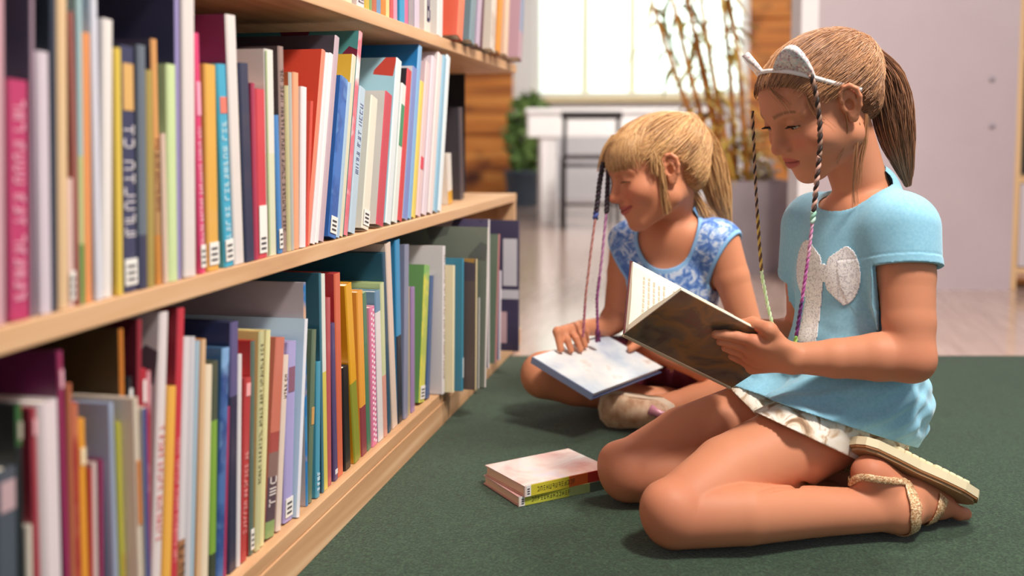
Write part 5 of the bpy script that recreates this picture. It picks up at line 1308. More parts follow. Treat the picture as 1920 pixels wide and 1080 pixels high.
# ------------------------------------------------------------------ the open book in her hands
bkO = bkA - bk_s*.0
ob = empty('open_book', bkO); tag(ob, 'open hardback with a dark painted cover in the hands of the kneeling girl', 'book')
def half(v, nout, cm_, lab, thick_pages, curl):
    s, w = bk_s, v - bk_s.normalized()*v.dot(bk_s.normalized()); ct = .0016
    bm = bmesh.new(); n = 14
    def pp_(a, b, h): return s*a + w*b + nout*h
    # cover board
    vs = [bm.verts.new(pp_(a, b, h)) for h in (0, -ct) for a, b in ((-.012, 0), (1.012, 0), (1.012, 1.02), (-.012, 1.02))]
    for f in ((3,2,1,0),(4,5,6,7),(0,1,5,4),(1,2,6,5),(2,3,7,6),(3,0,4,7)): bm.faces.new([vs[i] for i in f])
    c = link('cover', bm_mesh(bm, 'cover'), cm_, ob); c['label'] = lab
    # page block, thick at the fold and bowed
    bm = bmesh.new(); top = []; bot = []
    for j in range(2):
        a = (0.0, 1.0)[j]
        tr, br_ = [], []
        for i in range(n+1):
            b = i/n; h = ct + thick_pages*(1 - .35*b) + curl*math.sin(min(1, b*1.25)*PI)*(.8)
            h0 = h if b > .06 else h*(.35 + b*10.8*.65/.65*.6 if b*10.8 < 1 else 1)
            tr.append(bm.verts.new(pp_(a, b, -min(h, h0)))); br_.append(bm.verts.new(pp_(a, b, -ct - .0002)))
        top.append(tr); bot.append(br_)
    for i in range(n):
        f = bm.faces.new((top[0][i], top[0][i+1], top[1][i+1], top[1][i])); f.smooth = True
        bm.faces.new((bot[0][i+1], bot[0][i], bot[1][i], bot[1][i+1]))
        for j in (0, 1): bm.faces.new((top[j][i], bot[j][i], bot[j][i+1], top[j][i+1]))
    for i in (0, n): bm.faces.new((top[0][i], top[1][i], bot[1][i], bot[0][i]))
    pg = link('pages', bm_mesh(bm, 'pages'), plain('efe4cc', .8), ob)
    # lines of print on the open page
    bm = bmesh.new(); rl = random.Random(7)
    for k in range(17):
        a = .10 + k*.048; b = .16
        while b < .86:
            L_ = rl.uniform(.03, .09)
            if k % 6 == 5 and b > .5: break
            hh = lambda bb: ct + thick_pages*(1 - .35*bb) + curl*math.sin(min(1, bb*1.25)*PI)*.8 + .0003
            vs = [bm.verts.new(pp_(aa, bb, -hh(bb))) for aa, bb in ((a, b), (a, min(.88, b+L_)), (a+.018, min(.88, b+L_)), (a+.018, b))]
            vs2 = [bm.verts.new(pp_(aa, bb, -hh(bb) - .00015)) for aa, bb in ((a, b), (a, min(.88, b+L_)), (a+.018, min(.88, b+L_)), (a+.018, b))]
            bm.faces.new(vs2); bm.faces.new(vs[::-1])
            for i in range(4): bm.faces.new((vs[i], vs[(i+1) % 4], vs2[(i+1) % 4], vs2[i]))
            b += L_ + .018
    tx = link('print', bm_mesh(bm, 'print'), plain('b4a894', .8), pg)
painted = mottled('dark_painted_cover', [(.30, '3c3834'), (.45, '6a6258'), (.56, '8a6c48'), (.66, '57524c'), (.85, '7a3a30')], 16, 6, .32, coat=.5, distortion=.8)
half(bk_v, nNear, painted, 'dark grey-brown painted cover', .011, .004)
half(bk_w, nFar, plain('5a2226', .4, .3), 'dark red cover', .006, .003)
bm = bmesh.new(); add_tube(bm, [-bk_s*.012, bk_s*1.012], .0022, 8); link('spine', bm_mesh(bm, 'spine', True), plain('c8b090', .5), ob)

# ------------------------------------------------------------------ the younger girl, cross-legged, smiling
g2 = empty('person'); p_ = at(1265, 690, 2.0); g2.location = (p_.x, p_.y, CZ)
tag(g2, 'smiling fair-haired girl sitting cross-legged in a sleeveless blue flowered top', 'person')
QF = frame(55, 4); qL, qF, qU = QF
H2 = Head(at(1233, 326, 1.877), frame(13, 16, 4), 1.06, .9, .62)
ch2, ab2_, pe2, nk2 = at(1262, 530, 1.955), at(1262, 616, 2.01), at(1268, 682, 2.04), at(1262, 415, 1.93)
sL2, sR2 = at(1352, 456, 1.885), at(1178, 456, 2.00)
eL2, wL2 = at(1400, 612, 1.865), at(1318, 694, 1.87)
eR2, wR2 = at(1158, 592, 2.01), at(1136, 612, 1.985)
hL2, hR2 = at(1325, 692, 1.975), at(1222, 686, 2.05)
kR2, aR2 = at(1020, 703, 1.925), at(1190, 748, 1.93)
kL2, aL2 = at(1425, 725, 1.86), at(1262, 764, 1.865)
B2 = Solid()
B2.ell(pe2, QF, (.088, .080, .080), .03).ell(ab2_, QF, (.078, .062, .085), .04).ell(ch2, QF, (.086, .066, .100), .04)
B2.rc(sL2 + (sR2-sL2)*.14, sR2 + (sL2-sR2)*.14, .038, .038, .04)
for s_, e_ in ((sL2, eL2), (sR2, eR2)): B2.chain([s_, s_ + (e_-s_)*.4, e_], [.0365, .0335, .0285], .03)
N2A = len(B2.p)
for s_, e_, w_ in ((sL2, eL2, wL2), (sR2, eR2, wR2)):
    B2.chain([e_, e_ + (w_-e_)*.35, w_], [.0285, .0280, .0190], .006)
B2.chain([nk2 - UPV*.02, nk2 + UPV*.02, H2.w(0, -.020, -.030)], [.048, .038, .041], .03)
H2.build(B2)
for h_, k_, a_ in ((hL2, kL2, aL2), (hR2, kR2, aR2)):
    d = k_ - h_; B2.chain([h_, h_ + d*.5, k_], [.062, .055, .0455], .03); e = a_ - k_; B2.chain([k_, k_ + e*.35, a_], [.0440, .0430, .0270], .006)
# feet
tL2 = at(1150, 772, 1.855); fd = (tL2 - aL2).normalized()
B2.chain([aL2, aL2 + fd*.06, tL2], [.027, .026, .020], .01)
tR2 = aR2 + RGT*.12 - UPV*.008 + FWD*.01; B2.chain([aR2, aR2.lerp(tR2, .5), tR2], [.027, .026, .018], .01)
# the closed picture book on her lap
qB, qL_, qR = at(1112, 738, 1.745), at(985, 670, 1.815), at(1243, 688, 1.90)
v1, v2 = qL_ - qB, qR - qB; qn = v1.cross(v2).normalized(); qn = qn if qn.z > 0 else -qn
v1 = v1 - v2.normalized()*v1.dot(v2.normalized())*.5
v1 = v1*.97
def on_lap(a, b, h): return qB + v1*a + v2*b + qn*h
# hands
tip = on_lap(.86, .46, .008)
for i, (a, b) in enumerate(((.84, .36), (.80, .46), (.85, .56), (.92, .64))):
    m = on_lap(1.05, .40 + i*.085, .032); B2.rc(wR2, m, .015, .0085, .010); B2.chain([m, on_lap((a+1.0)/2, b, .0245), on_lap(a - .02, b, .0085)], [.0078, .0070, .0058], .003)
B2.chain([wR2, on_lap(1.06, .32, .034), on_lap(.90, .28, .0090)], [.0120, .0085, .0065], .008)
for i, a in enumerate((.20, .36, .52, .68)):
    m = on_lap(a, 1.16, -.004); B2.rc(wL2, m, .0155, .0088, .010); B2.chain([m, on_lap(a - .02, 1.08, -.020), on_lap(a - .04, .94, -.0215)], [.0080, .0072, .0060], .003)
B2.chain([wL2, on_lap(.52, 1.12, .012), on_lap(.50, 1.02, .0120), on_lap(.48, .92, .0085)], [.0130, .0095, .0080, .0066], .008)
SKIN2 = (lin(212), lin(140), lin(104))
V, F = surface(B2, VOX*1.05)
t2 = H2.skin_tint(V, SKIN2, (lin(192), lin(96), lin(90)), (lin(170), lin(122), lin(86)), (lin(212), lin(106), lin(86)))
body2 = child(link('body', np_mesh('body', V, F, True, t2), SKINM, g2))
n0 = set(g2.children); H2.features(g2, '6a8a9a', '4a3022')
for o in g2.children:
    if o not in n0: child(o)
# a narrow row of teeth in the smile
tb = Solid(); 
# sleeveless top
T2 = Solid()
T2.ell(pe2 + UPV*.02, QF, (.098, .090, .070), .03).ell(ab2_, QF, (.090, .076, .092), .04).ell(ch2, QF, (.093, .075, .105), .04)
T2.rc(sL2 + (sR2-sL2)*.06, sR2 + (sL2-sR2)*.06, .0430, .0430, .03)
nc2 = nk2 + qF*.030 - UPV*.010
B2t = Solid(); B2t.p = B2.p[:N2A]; B2t.rc(nk2 - UPV*.02, nk2 + UPV*.02, .048, .04, .02)
oL = (sL2 - sR2).normalized(); TRQ = Solid(); TRQ.p = T2.p[:3]
AQ = [Solid().rc(s_ + (e_-s_)*.12, e_, .038, .031) for s_, e_ in ((sL2, eL2), (sR2, eR2))]
CQ = [plane(sL2 + oL*.024 - UPV*.004, oL*.86 - UPV*.5), plane(sR2 - oL*.024 - UPV*.004, -oL*.86 - UPV*.5)]
hem2 = plane(at(1262, 655, 1.92), UPV*.96 + qF*.25)
def nd2(P):
    k = P - npv(nc2); return np.sqrt((k @ npv(qL))**2/.062**2 + (k @ npv(qF))**2/.075**2 + (k @ npv(UPV))**2/np.where(k @ npv(UPV) < 0, .080, .06)**2)
def top_post(P, d, c, R):
    d = d - wave(P, ((UPV*.7 + qL*.4, 150, .4, .6), (qL*.9 + UPV*.3, 110, 1.4, .5)), .0018)
    d = smin(d, B2t.ev(P, c, R) - .0062, .01)
    d = np.maximum(d, -(B2.ev(P, c, R) - .0012)); d = np.maximum(d, -above(P, hem2))
    tq = TRQ.ev(P, c, R)
    for A_, C_ in zip(AQ, CQ): d = np.where(A_.ev(P, c, R) < tq + .004, np.maximum(d, above(P, C_)), d)
    return np.maximum(d, (1 - nd2(P))*.06)
T2.post = top_post
V, F = surface(T2, VOX)
flo = mottled('blue_flower_print', [(.36, '4a72c0'), (.47, '6890d2'), (.54, '9cb8e6'), (.62, 'dde8f6'), (.70, '86a8de')], 46, 4, .8, distortion=1.6, bump_s=.1, bump_d=.0006)
bind = plain('8fc0ee', .7)
top = child(link('sleeveless_top', np_mesh('sleeveless_top', V, F), [flo, bind], g2)); top['label'] = 'sleeveless blue top with white flowers and pale blue edging'
ed = (nd2(V) < 1.13) | ((AQ[0].ev(V) < .016) & (np.abs(above(V, CQ[0])) < .007)) | ((AQ[1].ev(V) < .016) & (np.abs(above(V, CQ[1])) < .007))
top.data.polygons.foreach_set('material_index', ed[F].all(1).astype(np.int32)); top.data.update()
# dark red shorts
P2 = Solid(); P2.ell(pe2, QF, (.097, .090, .084), .03)
for h_, k_ in ((hL2, kL2), (hR2, kR2)): P2.rc(h_, h_ + (k_-h_)*.55, .070, .066, .02)
cl2 = [plane(h_ + (k_-h_)*.48, k_ - h_) for h_, k_ in ((hL2, kL2), (hR2, kR2))]
mid2 = (hL2 + hR2)/2; ml2 = npv((hL2-hR2).normalized())
def pants_post(P, d, c, R):
    d = d - wave(P, ((qL*.7 + UPV*.5, 150, .4, .6),), .002); d = np.maximum(d, -(B2.ev(P, c, R) - .0012)); sd = (P - npv(mid2)) @ ml2
    d = np.maximum(d, np.where(sd > 0, above(P, cl2[0]), above(P, cl2[1]))); return np.maximum(np.maximum(d, above(P, hem2) - .02), CZ + .0016 - P[:, 2])
P2.post = pants_post
V, F = surface(P2, VOX*1.1); child(link('shorts', np_mesh('shorts', V, F), mottled('wine_cotton', [(.3, '5c1426'), (.7, '6e1a30')], 60, 3, .85), g2))['label'] = 'dark red shorts'
# shoe: sole towards us
def shoe():
    e = empty('shoe'); e.parent = g2; c = at(1184, 772, 1.822); e.location = c - g2.location
    ax = (RGT*-.86 + UPV*-.02 + FWD*.40).normalized(); nrm = (-FWD*.86 + UPV*.06 - RGT*.42).normalized(); nrm = (nrm - ax*nrm.dot(ax)).normalized(); sd = ax.cross(nrm)
    us = [(-.078, 0), (-.074, .018), (-.055, .028), (-.015, .027), (.022, .033), (.046, .032), (.060, .019), (.064, 0)]
    out = us + [(u, -v) for u, v in us[-2:0:-1]]
    def slab(name, h0, h1, g0, g1_, mat):
        bm = bmesh.new(); r = [[bm.verts.new(ax*u*g + sd*v*g + nrm*h) for u, v in out] for h, g in ((h0, g0), (h1, g1_))]; n = len(out)
        bm.faces.new(r[0]); bm.faces.new(r[1][::-1])
        for i in range(n): bm.faces.new((r[0][i], r[0][(i+1) % n], r[1][(i+1) % n], r[1][i]))
        bmesh.ops.bevel(bm, geom=[e_ for e_ in bm.edges if abs((e_.verts[0].co - e_.verts[1].co).dot(nrm)) < .001], offset=.002, segments=2, affect='EDGES')
        return link(name, bm_mesh(bm, name, True), mat, e)
    slab('sole', -.003, .008, .93, .90, mottled('tan_pink_sole', [(.35, 'c89878'), (.55, 'e2bc9c'), (.75, 'f0d4b8')], 60, 4, .5, bump_s=.4, bump_d=.002))
    rim = slab('sole_rim', -.010, -.0032, 1.08, 1.06, plain('e6cdb4', .5))
    slab('upper', -.045, -.0082, .86, 1.0, gold)
    bm = bmesh.new(); p = [ax*-.030 + sd*-.010 + nrm*.004, ax*-.048 + sd*-.004 - nrm*.004, ax*-.064 + sd*.002 - nrm*.002, ax*-.085 + sd*.0 - nrm*.004, ax*-.098 - sd*.002 - nrm*.010]
    p = [ax*-.040 + sd*.010 + nrm*.013, ax*-.056 + sd*.004 + nrm*.014, ax*-.074 + sd*.001 + nrm*.010, ax*-.092 - nrm*.002]
    add_tube(bm, p, [.011, .008, .0050, .004], 8); link('buckle_strap', bm_mesh(bm, 'strap', True), plain('d88fa4', .4, .3), e)
shoe()
# lap book
lb = empty('picture_book', qB); tag(lb, 'closed glossy pale blue picture book on the lap of the smaller girl', 'book')
tk = .0135
def slabq(name, a0, a1, b0, b1, h0, h1, mat):
    bm = bmesh.new(); vs = [bm.verts.new(v1*a + v2*b + qn*h) for h in (h0, h1) for a, b in ((a0, b0), (a1, b0), (a1, b1), (a0, b1))]
    for f in ((3,2,1,0),(4,5,6,7),(0,1,5,4),(1,2,6,5),(2,3,7,6),(3,0,4,7)): bm.faces.new([vs[i] for i in f])
    return link(name, bm_mesh(bm, name), mat, lb)
foil, nt, b = new_mat('glare_laminated_cover')
tc = nt.nodes.new('ShaderNodeTexCoord'); nz = nt.nodes.new('ShaderNodeTexNoise'); nz.inputs['Scale'].default_value = 13; nz.inputs['Detail'].default_value = 3; nt.links.new(tc.outputs['Object'], nz.inputs['Vector'])
rp = ramp(nt, [(.3, rgb('b4c4dc')), (.45, rgb('dbe4ec')), (.6, rgb('f2f2f0')), (.72, rgb('c8a894'))]); nt.links.new(nz.outputs['Fac'], rp.inputs['Fac']); nt.links.new(rp.outputs['Color'], b.inputs['Base Color'])  # blues whitened to paint bright reflections into the cover colour
b.inputs['Roughness'].default_value = .22; b.inputs['Coat Weight'].default_value = .8; b.inputs['Coat Roughness'].default_value = .08; bump(nt, b, nz.outputs['Fac'], .25, .01)
slabq('front_cover', 0, 1, 0, 1, -.0022, 0, foil); slabq('back_cover', 0, 1, 0, 1, -tk, -tk+.0022, plain('5f6f9c', .4, .3))
slabq('pages', .03, .985, .015, .975, -tk+.0024, -.0024, plain('c9c8d4', .8)); slabq('spine', 0, 1, -.004, .012, -tk, 0, plain('8a9cc4', .4, .3))

# hair: fair, fringe and ponytail
rs2 = np.random.RandomState(8)
DK2, LT2 = (lin(150), lin(98), lin(60)), (lin(238), lin(192), lin(132))
HR2 = Hair(H2, r=(.0735, .0925, .0695))
yz2 = ((-.08, -.045), (-.05, -.040), (-.02, -.028), (0, -.020), (.014, -.004), (.024, .024), (.036, .050), (.050, .068), (.064, .085), (.08, .1), (.13, .13))
tie2 = (0, -.0880, .074); t2W = H2.w(*tie2)
cap2 = hair_cap(H2, HR2, B2, yz2, .010, lambda S: S.rc(H2.w(0, -.07, .065), t2W, .024, .012, .02).ell(H2.w(0, -.046, -.008), H2.ax(), (.059, .047, .048), .02))
V, F = surface(cap2, VOX*1.1); raw2 = Solid(); raw2.p = cap2.p; tv = np.tile((np.array(DK2)*.6 + np.array(LT2)*.4).astype(F32), (len(V), 1)); child(link('hair', np_mesh('hair', V, F, True, tv), HAIRM, g2))
edge2 = [(.0, .082, .056), (.026, .078, .054), (.046, .062, .044), (.057, .046, .032), (.062, .026, .022), (.066, -.004, .036), (.0665, -.026, .012), (.058, -.042, -.020), (.040, -.060, -.040), (.012, -.074, -.048)]
S_ = both(interp_poly(edge2[2:], 1300, rs2) + rs2.randn(1300, 3).astype(F32)*.004, rs2)
kx = rs2.rand(1300) < .35; S_[kx] = np.stack([rs2.uniform(-.055, .055, kx.sum()), rs2.uniform(.0, .055, kx.sum()), np.full(kx.sum(), .105)], 1); E_ = np.tile(np.array(tie2, F32), (1300, 1)) + rs2.randn(1300, 3).astype(F32)*.006
child(strands('hair', over(raw2, HR2.world(HR2.combed(HR2.hug(S_), E_, 14, rs2, -.03, .022, .4)), .0008), .0008, .0006, hair_tints(1300, rs2, DK2, LT2), HAIRM, g2))
nape_hair(HR2, cap2, (0, -.082, .066), 700, rs2, .0008, DK2, LT2, g2)
# fringe: from the crown forwards and down over the brow
n = 620; S_ = np.stack([rs2.uniform(-.045, .045, n), rs2.uniform(-.01, .05, n), np.full(n, .11)], 1).astype(F32); u = S_[:, 0]/.045
E_ = np.stack([u*.060 + rs2.randn(n)*.010, .088 - .030*np.abs(u)**1.6, .034 - .008*np.abs(u) + np.abs(rs2.randn(n))*.016 - .006], 1).astype(F32)
pth = HR2.combed(HR2.hug(S_), E_, 14, rs2, .02, .045, .1); child(strands('fringe', over(raw2, HR2.world(pth), .0015), .0008, .0004, hair_tints(n, rs2, DK2, LT2), HAIRM, g2))
g_ = [t2W, at(1318, 262, 1.935), at(1334, 300, 1.935), at(1342, 345, 1.935), at(1352, 390, 1.935), at(1368, 425, 1.935)]
pp = ponytail(g_, [.010, .020, .026, .028, .026, .020, .006], 700, 16, rs2)
child(strands('ponytail', pp, .0010, .0006, hair_tints(700, rs2, DK2, LT2), HAIRM, g2))
core = Solid()
for i, (r0_, r1_) in enumerate(((.009, .016), (.016, .021), (.021, .020), (.020, .008))): core.rc(g_[i], g_[i+1], r0_, r1_, .006)
V, F = surface(core, VOX*1.1); child(link('ponytail', np_mesh('ponytail', V, F, True, np.tile((np.array(DK2)*.8 + np.array(LT2)*.2).astype(F32), (len(V), 1))), HAIRM, g2))
for ls in (loose([at(1232, 285, 1.805), at(1240, 320, 1.80), at(1243, 355, 1.805), at(1252, 395, 1.815)], 60, 12, .0040, rs2, .003),
           loose([at(1222, 270, 1.81), at(1226, 300, 1.80), at(1232, 325, 1.80)], 50, 12, .0045, rs2, .003),
           loose([at(1150, 255, 1.90), at(1133, 285, 1.90), at(1128, 320, 1.90)], 50, 12, .005, rs2, .003),
           loose([at(1290, 330, 1.90), at(1300, 365, 1.91), at(1322, 395, 1.91), at(1330, 420, 1.90)], 60, 12, .007, rs2, .004)):
    child(strands('hair', ls, .0008, .0004, hair_tints(len(ls), rs2, DK2, LT2), HAIRM, g2))
wrap_cord('hair_wrap', [at(1131, 305, 1.885), at(1124, 345, 1.875), at(1119, 390, 1.87), at(1108, 470, 1.865), at(1098, 555, 1.865), at(1093, 632, 1.88)], ((.28, '241a20', '3a2a38', 1.9), (.32, '4a5aa0', '303a70', 2.0), (.8, 'a8645e', 'c88a80', .9), (1, 'a85a70', 'c07a8a', 1.0)), g2)
wrap_cord('hair_wrap', [at(1141, 312, 1.875), at(1139, 350, 1.865), at(1137, 395, 1.86), at(1129, 480, 1.86), at(1119, 560, 1.865), at(1121, 640, 1.895)], ((.26, '2a1c24', '40303a', 1.7), (.6, 'a86a9a', 'c890b4', 1.0), (.93, '8a3a78', 'a45a90', 1.1), (1, '5a1a4a', '742a60', 2.0)), g2)

# ------------------------------------------------------------------ two books stacked on the carpet
def flat_book(name, corner, vlong, vshort, t, cov, top_mat, spine_spec, label, gap=0):
    e = empty(name, corner); tag(e, label, 'book', 'books lying on the carpet')
    a, b = vlong, vshort
    def slab_(n, a0, a1, b0, b1, h0, h1, mat):
        bm = bmesh.new(); vs = [bm.verts.new(a*u + b*v + UPV*h) for h in (h0, h1) for u, v in ((a0, b0), (a1, b0), (a1, b1), (a0, b1))]
        for f in ((3,2,1,0),(4,5,6,7),(0,1,5,4),(1,2,6,5),(2,3,7,6),(3,0,4,7)): bm.faces.new([vs[i] for i in f])
        return link(n, bm_mesh(bm, n), mat, e)
    c = .0018
    slab_('back_cover', 0, 1, 0, 1, 0, c, cov); slab_('front_cover', 0, 1, 0, 1, t-c, t, top_mat)
    slab_('pages', .012, .988, .02, .98, c+.0001, t-c-.0001, plain('ecc8b0', .8))
    bm = bmesh.new(); mats = []; L = a.length
    for u0, u1, col in spine_spec:
        m = plain(col, .35, .4)
        if m not in mats: mats.append(m)
        vs = [bm.verts.new(a*u + b*v + UPV*h) for h in (0, t) for u, v in ((u0, -.012), (u1, -.012), (u1, .008), (u0, .008))]
        for f in ((3,2,1,0),(4,5,6,7),(0,1,5,4),(1,2,6,5),(2,3,7,6),(3,0,4,7)): bm.faces.new([vs[i] for i in f]).material_index = mats.index(m)
    link('spine', bm_mesh(bm, 'spine'), mats, e)
    bm = bmesh.new(); rl = random.Random(t); u = .14; an = a.normalized()
    M = Matrix((an, -b.normalized(), UPV)).transposed().to_4x4(); M.translation = Vector((0, 0, 0))
    while u < .56:
        g0 = u*L; h0 = t*.3; hh = t*.42; x = b.length*.012
        for (ax0, az0, ax1, az1) in rl.sample([(0, 0, .0006, hh), (.0026, 0, .0032, hh), (0, 0, .0032, .0008), (0, hh-.0008, .0032, hh), (0, hh/2-.0004, .0032, hh/2+.0004)], 3):
            add_box(bm, (g0+ax0, x, h0+az0), (g0+ax1, x+.0004, h0+az1), 0, 0, M)
        u += .034
    link('title', bm_mesh(bm, 'title'), plain('4a4a2a', .5), e)
    bm = bmesh.new(); x = b.length*.012
    for k in range(3): add_box(bm, (L*.028, x, t*(.2+.22*k)), (L*.055, x+.0004, t*(.3+.22*k)), 0, 0, M)
    link('spine_label', bm_mesh(bm, 'spine_label'), INKM, e)
    return e
gl = mottled('pink_laminated_cover', [(.28, 'd89a92'), (.42, 'e8bcb4'), (.55, 'efd4cc'), (.68, 'd2cde0'), (.8, 'e8a878')], 14, 4, .16, coat=.8, distortion=.6, bump_s=.18, bump_d=.01)
gl2 = mottled('rose_laminated_cover', [(.3, 'd49a98'), (.6, 'e6c0ba')], 9, 3, .25, coat=.6)
def atz_(px, py, z):
    r = CFW + RGT*((px-CPX)/FPX) - CUP*((py-CPY)/FPX); return EYE + r*((z - CAM_H)/r.z)
c0, c1, c2 = atz_(972, 950, CZ), atz_(1138, 916, CZ), atz_(912, 905, CZ)
vl = (c1-c0).normalized()*.158; vs_ = (c2-c0); vs_ = (vs_ - vl.normalized()*vs_.dot(vl.normalized())).normalized()*.112
flat_book('paperback', c0 + UPV*.0003, vl, vs_, .0145, plain('e0aaa2', .4, .3), gl2, ((0, .02, 'e8d8d0'), (.02, .065, 'f0ecec'), (.065, .56, 'c8cc4a'), (.56, .80, 'a8b878'), (.80, 1, '5a6a5a')), 'lower of the two paperbacks stacked on the carpet, yellow-green spine')
c0b = atz_(983, 932, CZ+.0150); ang = math.radians(3)
vl2 = (Matrix.Rotation(ang, 3, 'Z') @ vl)*1.02; vs2 = (Matrix.Rotation(ang, 3, 'Z') @ vs_)*1.02
flat_book('paperback', c0b, vl2, vs2, .0165, plain('e0a89a', .4, .3), gl, ((0, .02, 'e8d0c8'), (.02, .07, 'f2eeee'), (.07, .50, 'd4c63c'), (.50, .72, 'dc6a30'), (.72, 1, 'b8352a')), 'upper of the two paperbacks stacked on the carpet, yellow and red spine')

# ------------------------------------------------------------------ back of the room: table, chairs, plants
wt = plain('f2efec', .35)
tb = empty('table', (0, 0, 0)); D0 = 6.6
def cx(px, d): return (px-960)/FPX*d
tc_ = loc3(cx(1150, D0), D0 + .35, 0); tb.location = tc_; tag(tb, 'long white table with a thick apron under the window', 'table')
def tp(name, x0, x1, d0, d1, z0, z1, mat=wt, parent=tb, bev=.004):
    bm = bmesh.new(); add_box(bm, (x0, d0, z0), (x1, d1, z1), 0, bev)
    for v in bm.verts: v.co = loc3(v.co.x, v.co.y, v.co.z) - parent.location
    return link(name, bm_mesh(bm, name), mat, parent)
xa, xb = cx(986, D0), cx(1345, D0)
tp('table_top', xa, xb, D0, D0+.75, .735, .765); tp('apron', xa+.015, xb-.015, D0+.015, D0+.735, .575, .7345)
for x, d in ((xa+.10, D0+.03), (xb-.19, D0+.03), (xa+.10, D0+.62), (xb-.19, D0+.62)): tp('leg', x, x+.10, d, d+.09, 0, .5745)
black = plain('241e20', .45); seatm = plain('3a3234', .5)
def chair(px, d, label, turn=0.0, w=.40):
    p = loc3(cx(px, d), d, 0); e = empty('dining_chair', p, YAW + turn); tag(e, label, 'chair', 'black chairs at the white table')
    h = w/2
    for sx in (-1, 1):
        tube('back_post', [(sx*h, 0, .002), (sx*h, .01, .45), (sx*h*.98, -.03, .70)], [.013, .014, .012], black, e)
        tube('leg', [(sx*h*.96, .40, .002), (sx*h*.94, .39, .44)], [.013, .013], black, e)
    bm = bmesh.new(); add_box(bm, (-h-.02, -.056, .680), (h+.02, -.022, .728), 0, .008); link('top_rail', bm_mesh(bm, 'top_rail'), black, e)
    bm = bmesh.new(); add_box(bm, (-h+.012, .0, .435), (h-.012, .405, .462), 0, .01); link('seat', bm_mesh(bm, 'seat'), seatm, e)
    tube('stretcher', [(-h, .005, .16), (h, .005, .16)], [.009, .009], black, e); tube('stretcher', [(-h, .005, .40), (h, .005, .40)], [.011, .011], black, e)
    return e
chair(1108, 6.1, 'black metal chair backed against the white table, beside its left leg', 0, .33)
chair(1282, 6.2, 'black metal chair at the white table behind the hanging yellow stems', 0, .34)
# dark planter with leafy plant by the boarded wall
def pot(name, p, r0, r1, h, mat, parent=None):
    bm = bmesh.new(); add_lathe(bm, [(r0*.98, 0), (r0, .004), (r1, h-.02), (r1*1.04, h-.018), (r1*1.04, h), (r1*.92, h), (r1*.90, h-.03), (.01, h-.035)], 28)
    return link(name, bm_mesh(bm, name), mat, parent)
pp0 = loc3(cx(980, 8.4), 8.4, 0); e = empty('potted_plant', pp0); tag(e, 'bushy green plant in a slate-blue pot beside the boarded wall', 'plant')
pot('pot', pp0, .12, .155, .30, plain('3c4a58', .5), e)
gleaf = mottled('indoor_leaf', [(.3, '4a6a34'), (.6, '6f8c4a'), (.8, '8ea45e')], 6, 3, .5)
o = bush('foliage', (.06, 0, .30), .20, .62, 420, 44, gleaf, .16, e); tube('stem', [(0, 0, .25), (.02, 0, .5), (.05, .02, .8)], [.02, .015, .006], plain('5a4a30', .8), e)
dk = plain('22242a', .5)
sp0 = loc3(cx(1000, 8.9), 8.9, 0); e = empty('floor_box', sp0, YAW); tag(e, 'slim black floor box standing behind the white table leg', 'box')
bm = bmesh.new(); add_box(bm, (-.055, 0, 0), (.055, .12, .58), 0, .006); link('body', bm_mesh(bm, 'body'), dk, e)
bm = bmesh.new(); add_box(bm, (-.045, -.006, .05), (.045, -.0005, .53), 0, .002); link('front_panel', bm_mesh(bm, 'front_panel'), plain('2e3036', .8), e)
# grey planter with tall dry bamboo
gp = loc3(cx(1412, 4.22), 4.22, 0); e = empty('planter', gp, YAW); tag(e, 'tall yellowing bamboo in a grey box planter behind the smaller girl', 'plant')
gm_ = mottled('grey_planter_clay', [(.3, '8c8288'), (.7, '9c9298')], 5, 4, .6)
bm = bmesh.new(); w0, w1, hp = .115, .135, .385
lo = [bm.verts.new((x*w0, y*w0, 0)) for x, y in ((-1,-1),(1,-1),(1,1),(-1,1))]; hi = [bm.verts.new((x*w1, y*w1, hp)) for x, y in ((-1,-1),(1,-1),(1,1),(-1,1))]
inn = [bm.verts.new((x*w1*.9, y*w1*.9, hp)) for x, y in ((-1,-1),(1,-1),(1,1),(-1,1))]; dn = [bm.verts.new((x*w1*.88, y*w1*.88, hp-.03)) for x, y in ((-1,-1),(1,-1),(1,1),(-1,1))]
bm.faces.new(lo[::-1]); bm.faces.new(dn)
for A, B_ in ((lo, hi), (hi, inn), (inn, dn)):
    for i in range(4): bm.faces.new((A[i], A[(i+1) % 4], B_[(i+1) % 4], B_[i]))
link('planter_box', bm_mesh(bm, 'planter_box'), gm_, e)
cane = mottled('dry_bamboo_cane', [(.3, 'a8651c'), (.6, 'c98434'), (.8, 'dca050')], 9, 3, .5, stretch=(1, 1, .25))
yl = mottled('yellow_bamboo_leaf', [(.3, '8c8a34'), (.55, 'b8983e'), (.8, 'd0a850')], 5, 2, .5)
R_ = random.Random(9); stems = []
for i, (px_top, py_top, px0) in enumerate(((1240, -60, 1352), (1262, -80, 1362), (1300, -60, 1372), (1328, -80, 1384), (1205, -40, 1346), (1352, -40, 1396), (1275, -50, 1368))):
    b0 = Vector(((cx(px0, 4.22) - cx(1412, 4.22)), R_.uniform(-.06, .06), hp-.03)); t1 = Vector((cx(px_top, 4.22) - cx(1412, 4.22), R_.uniform(-.10, .10), CAM_H + (HORIZON - py_top)/FPX*4.22))
    pts = []
    for k in range(11):
        f = k/10; bow_ = math.sin(f*PI)*.05*(1 if i % 2 else -.6); pts.append(b0.lerp(t1, f**.9) + Vector((bow_*.4, bow_*.3, 0)))
    tube('cane', pts, [.0135*(1-.5*k/10) for k in range(11)], cane, e); stems.append(pts)
bm = bmesh.new()
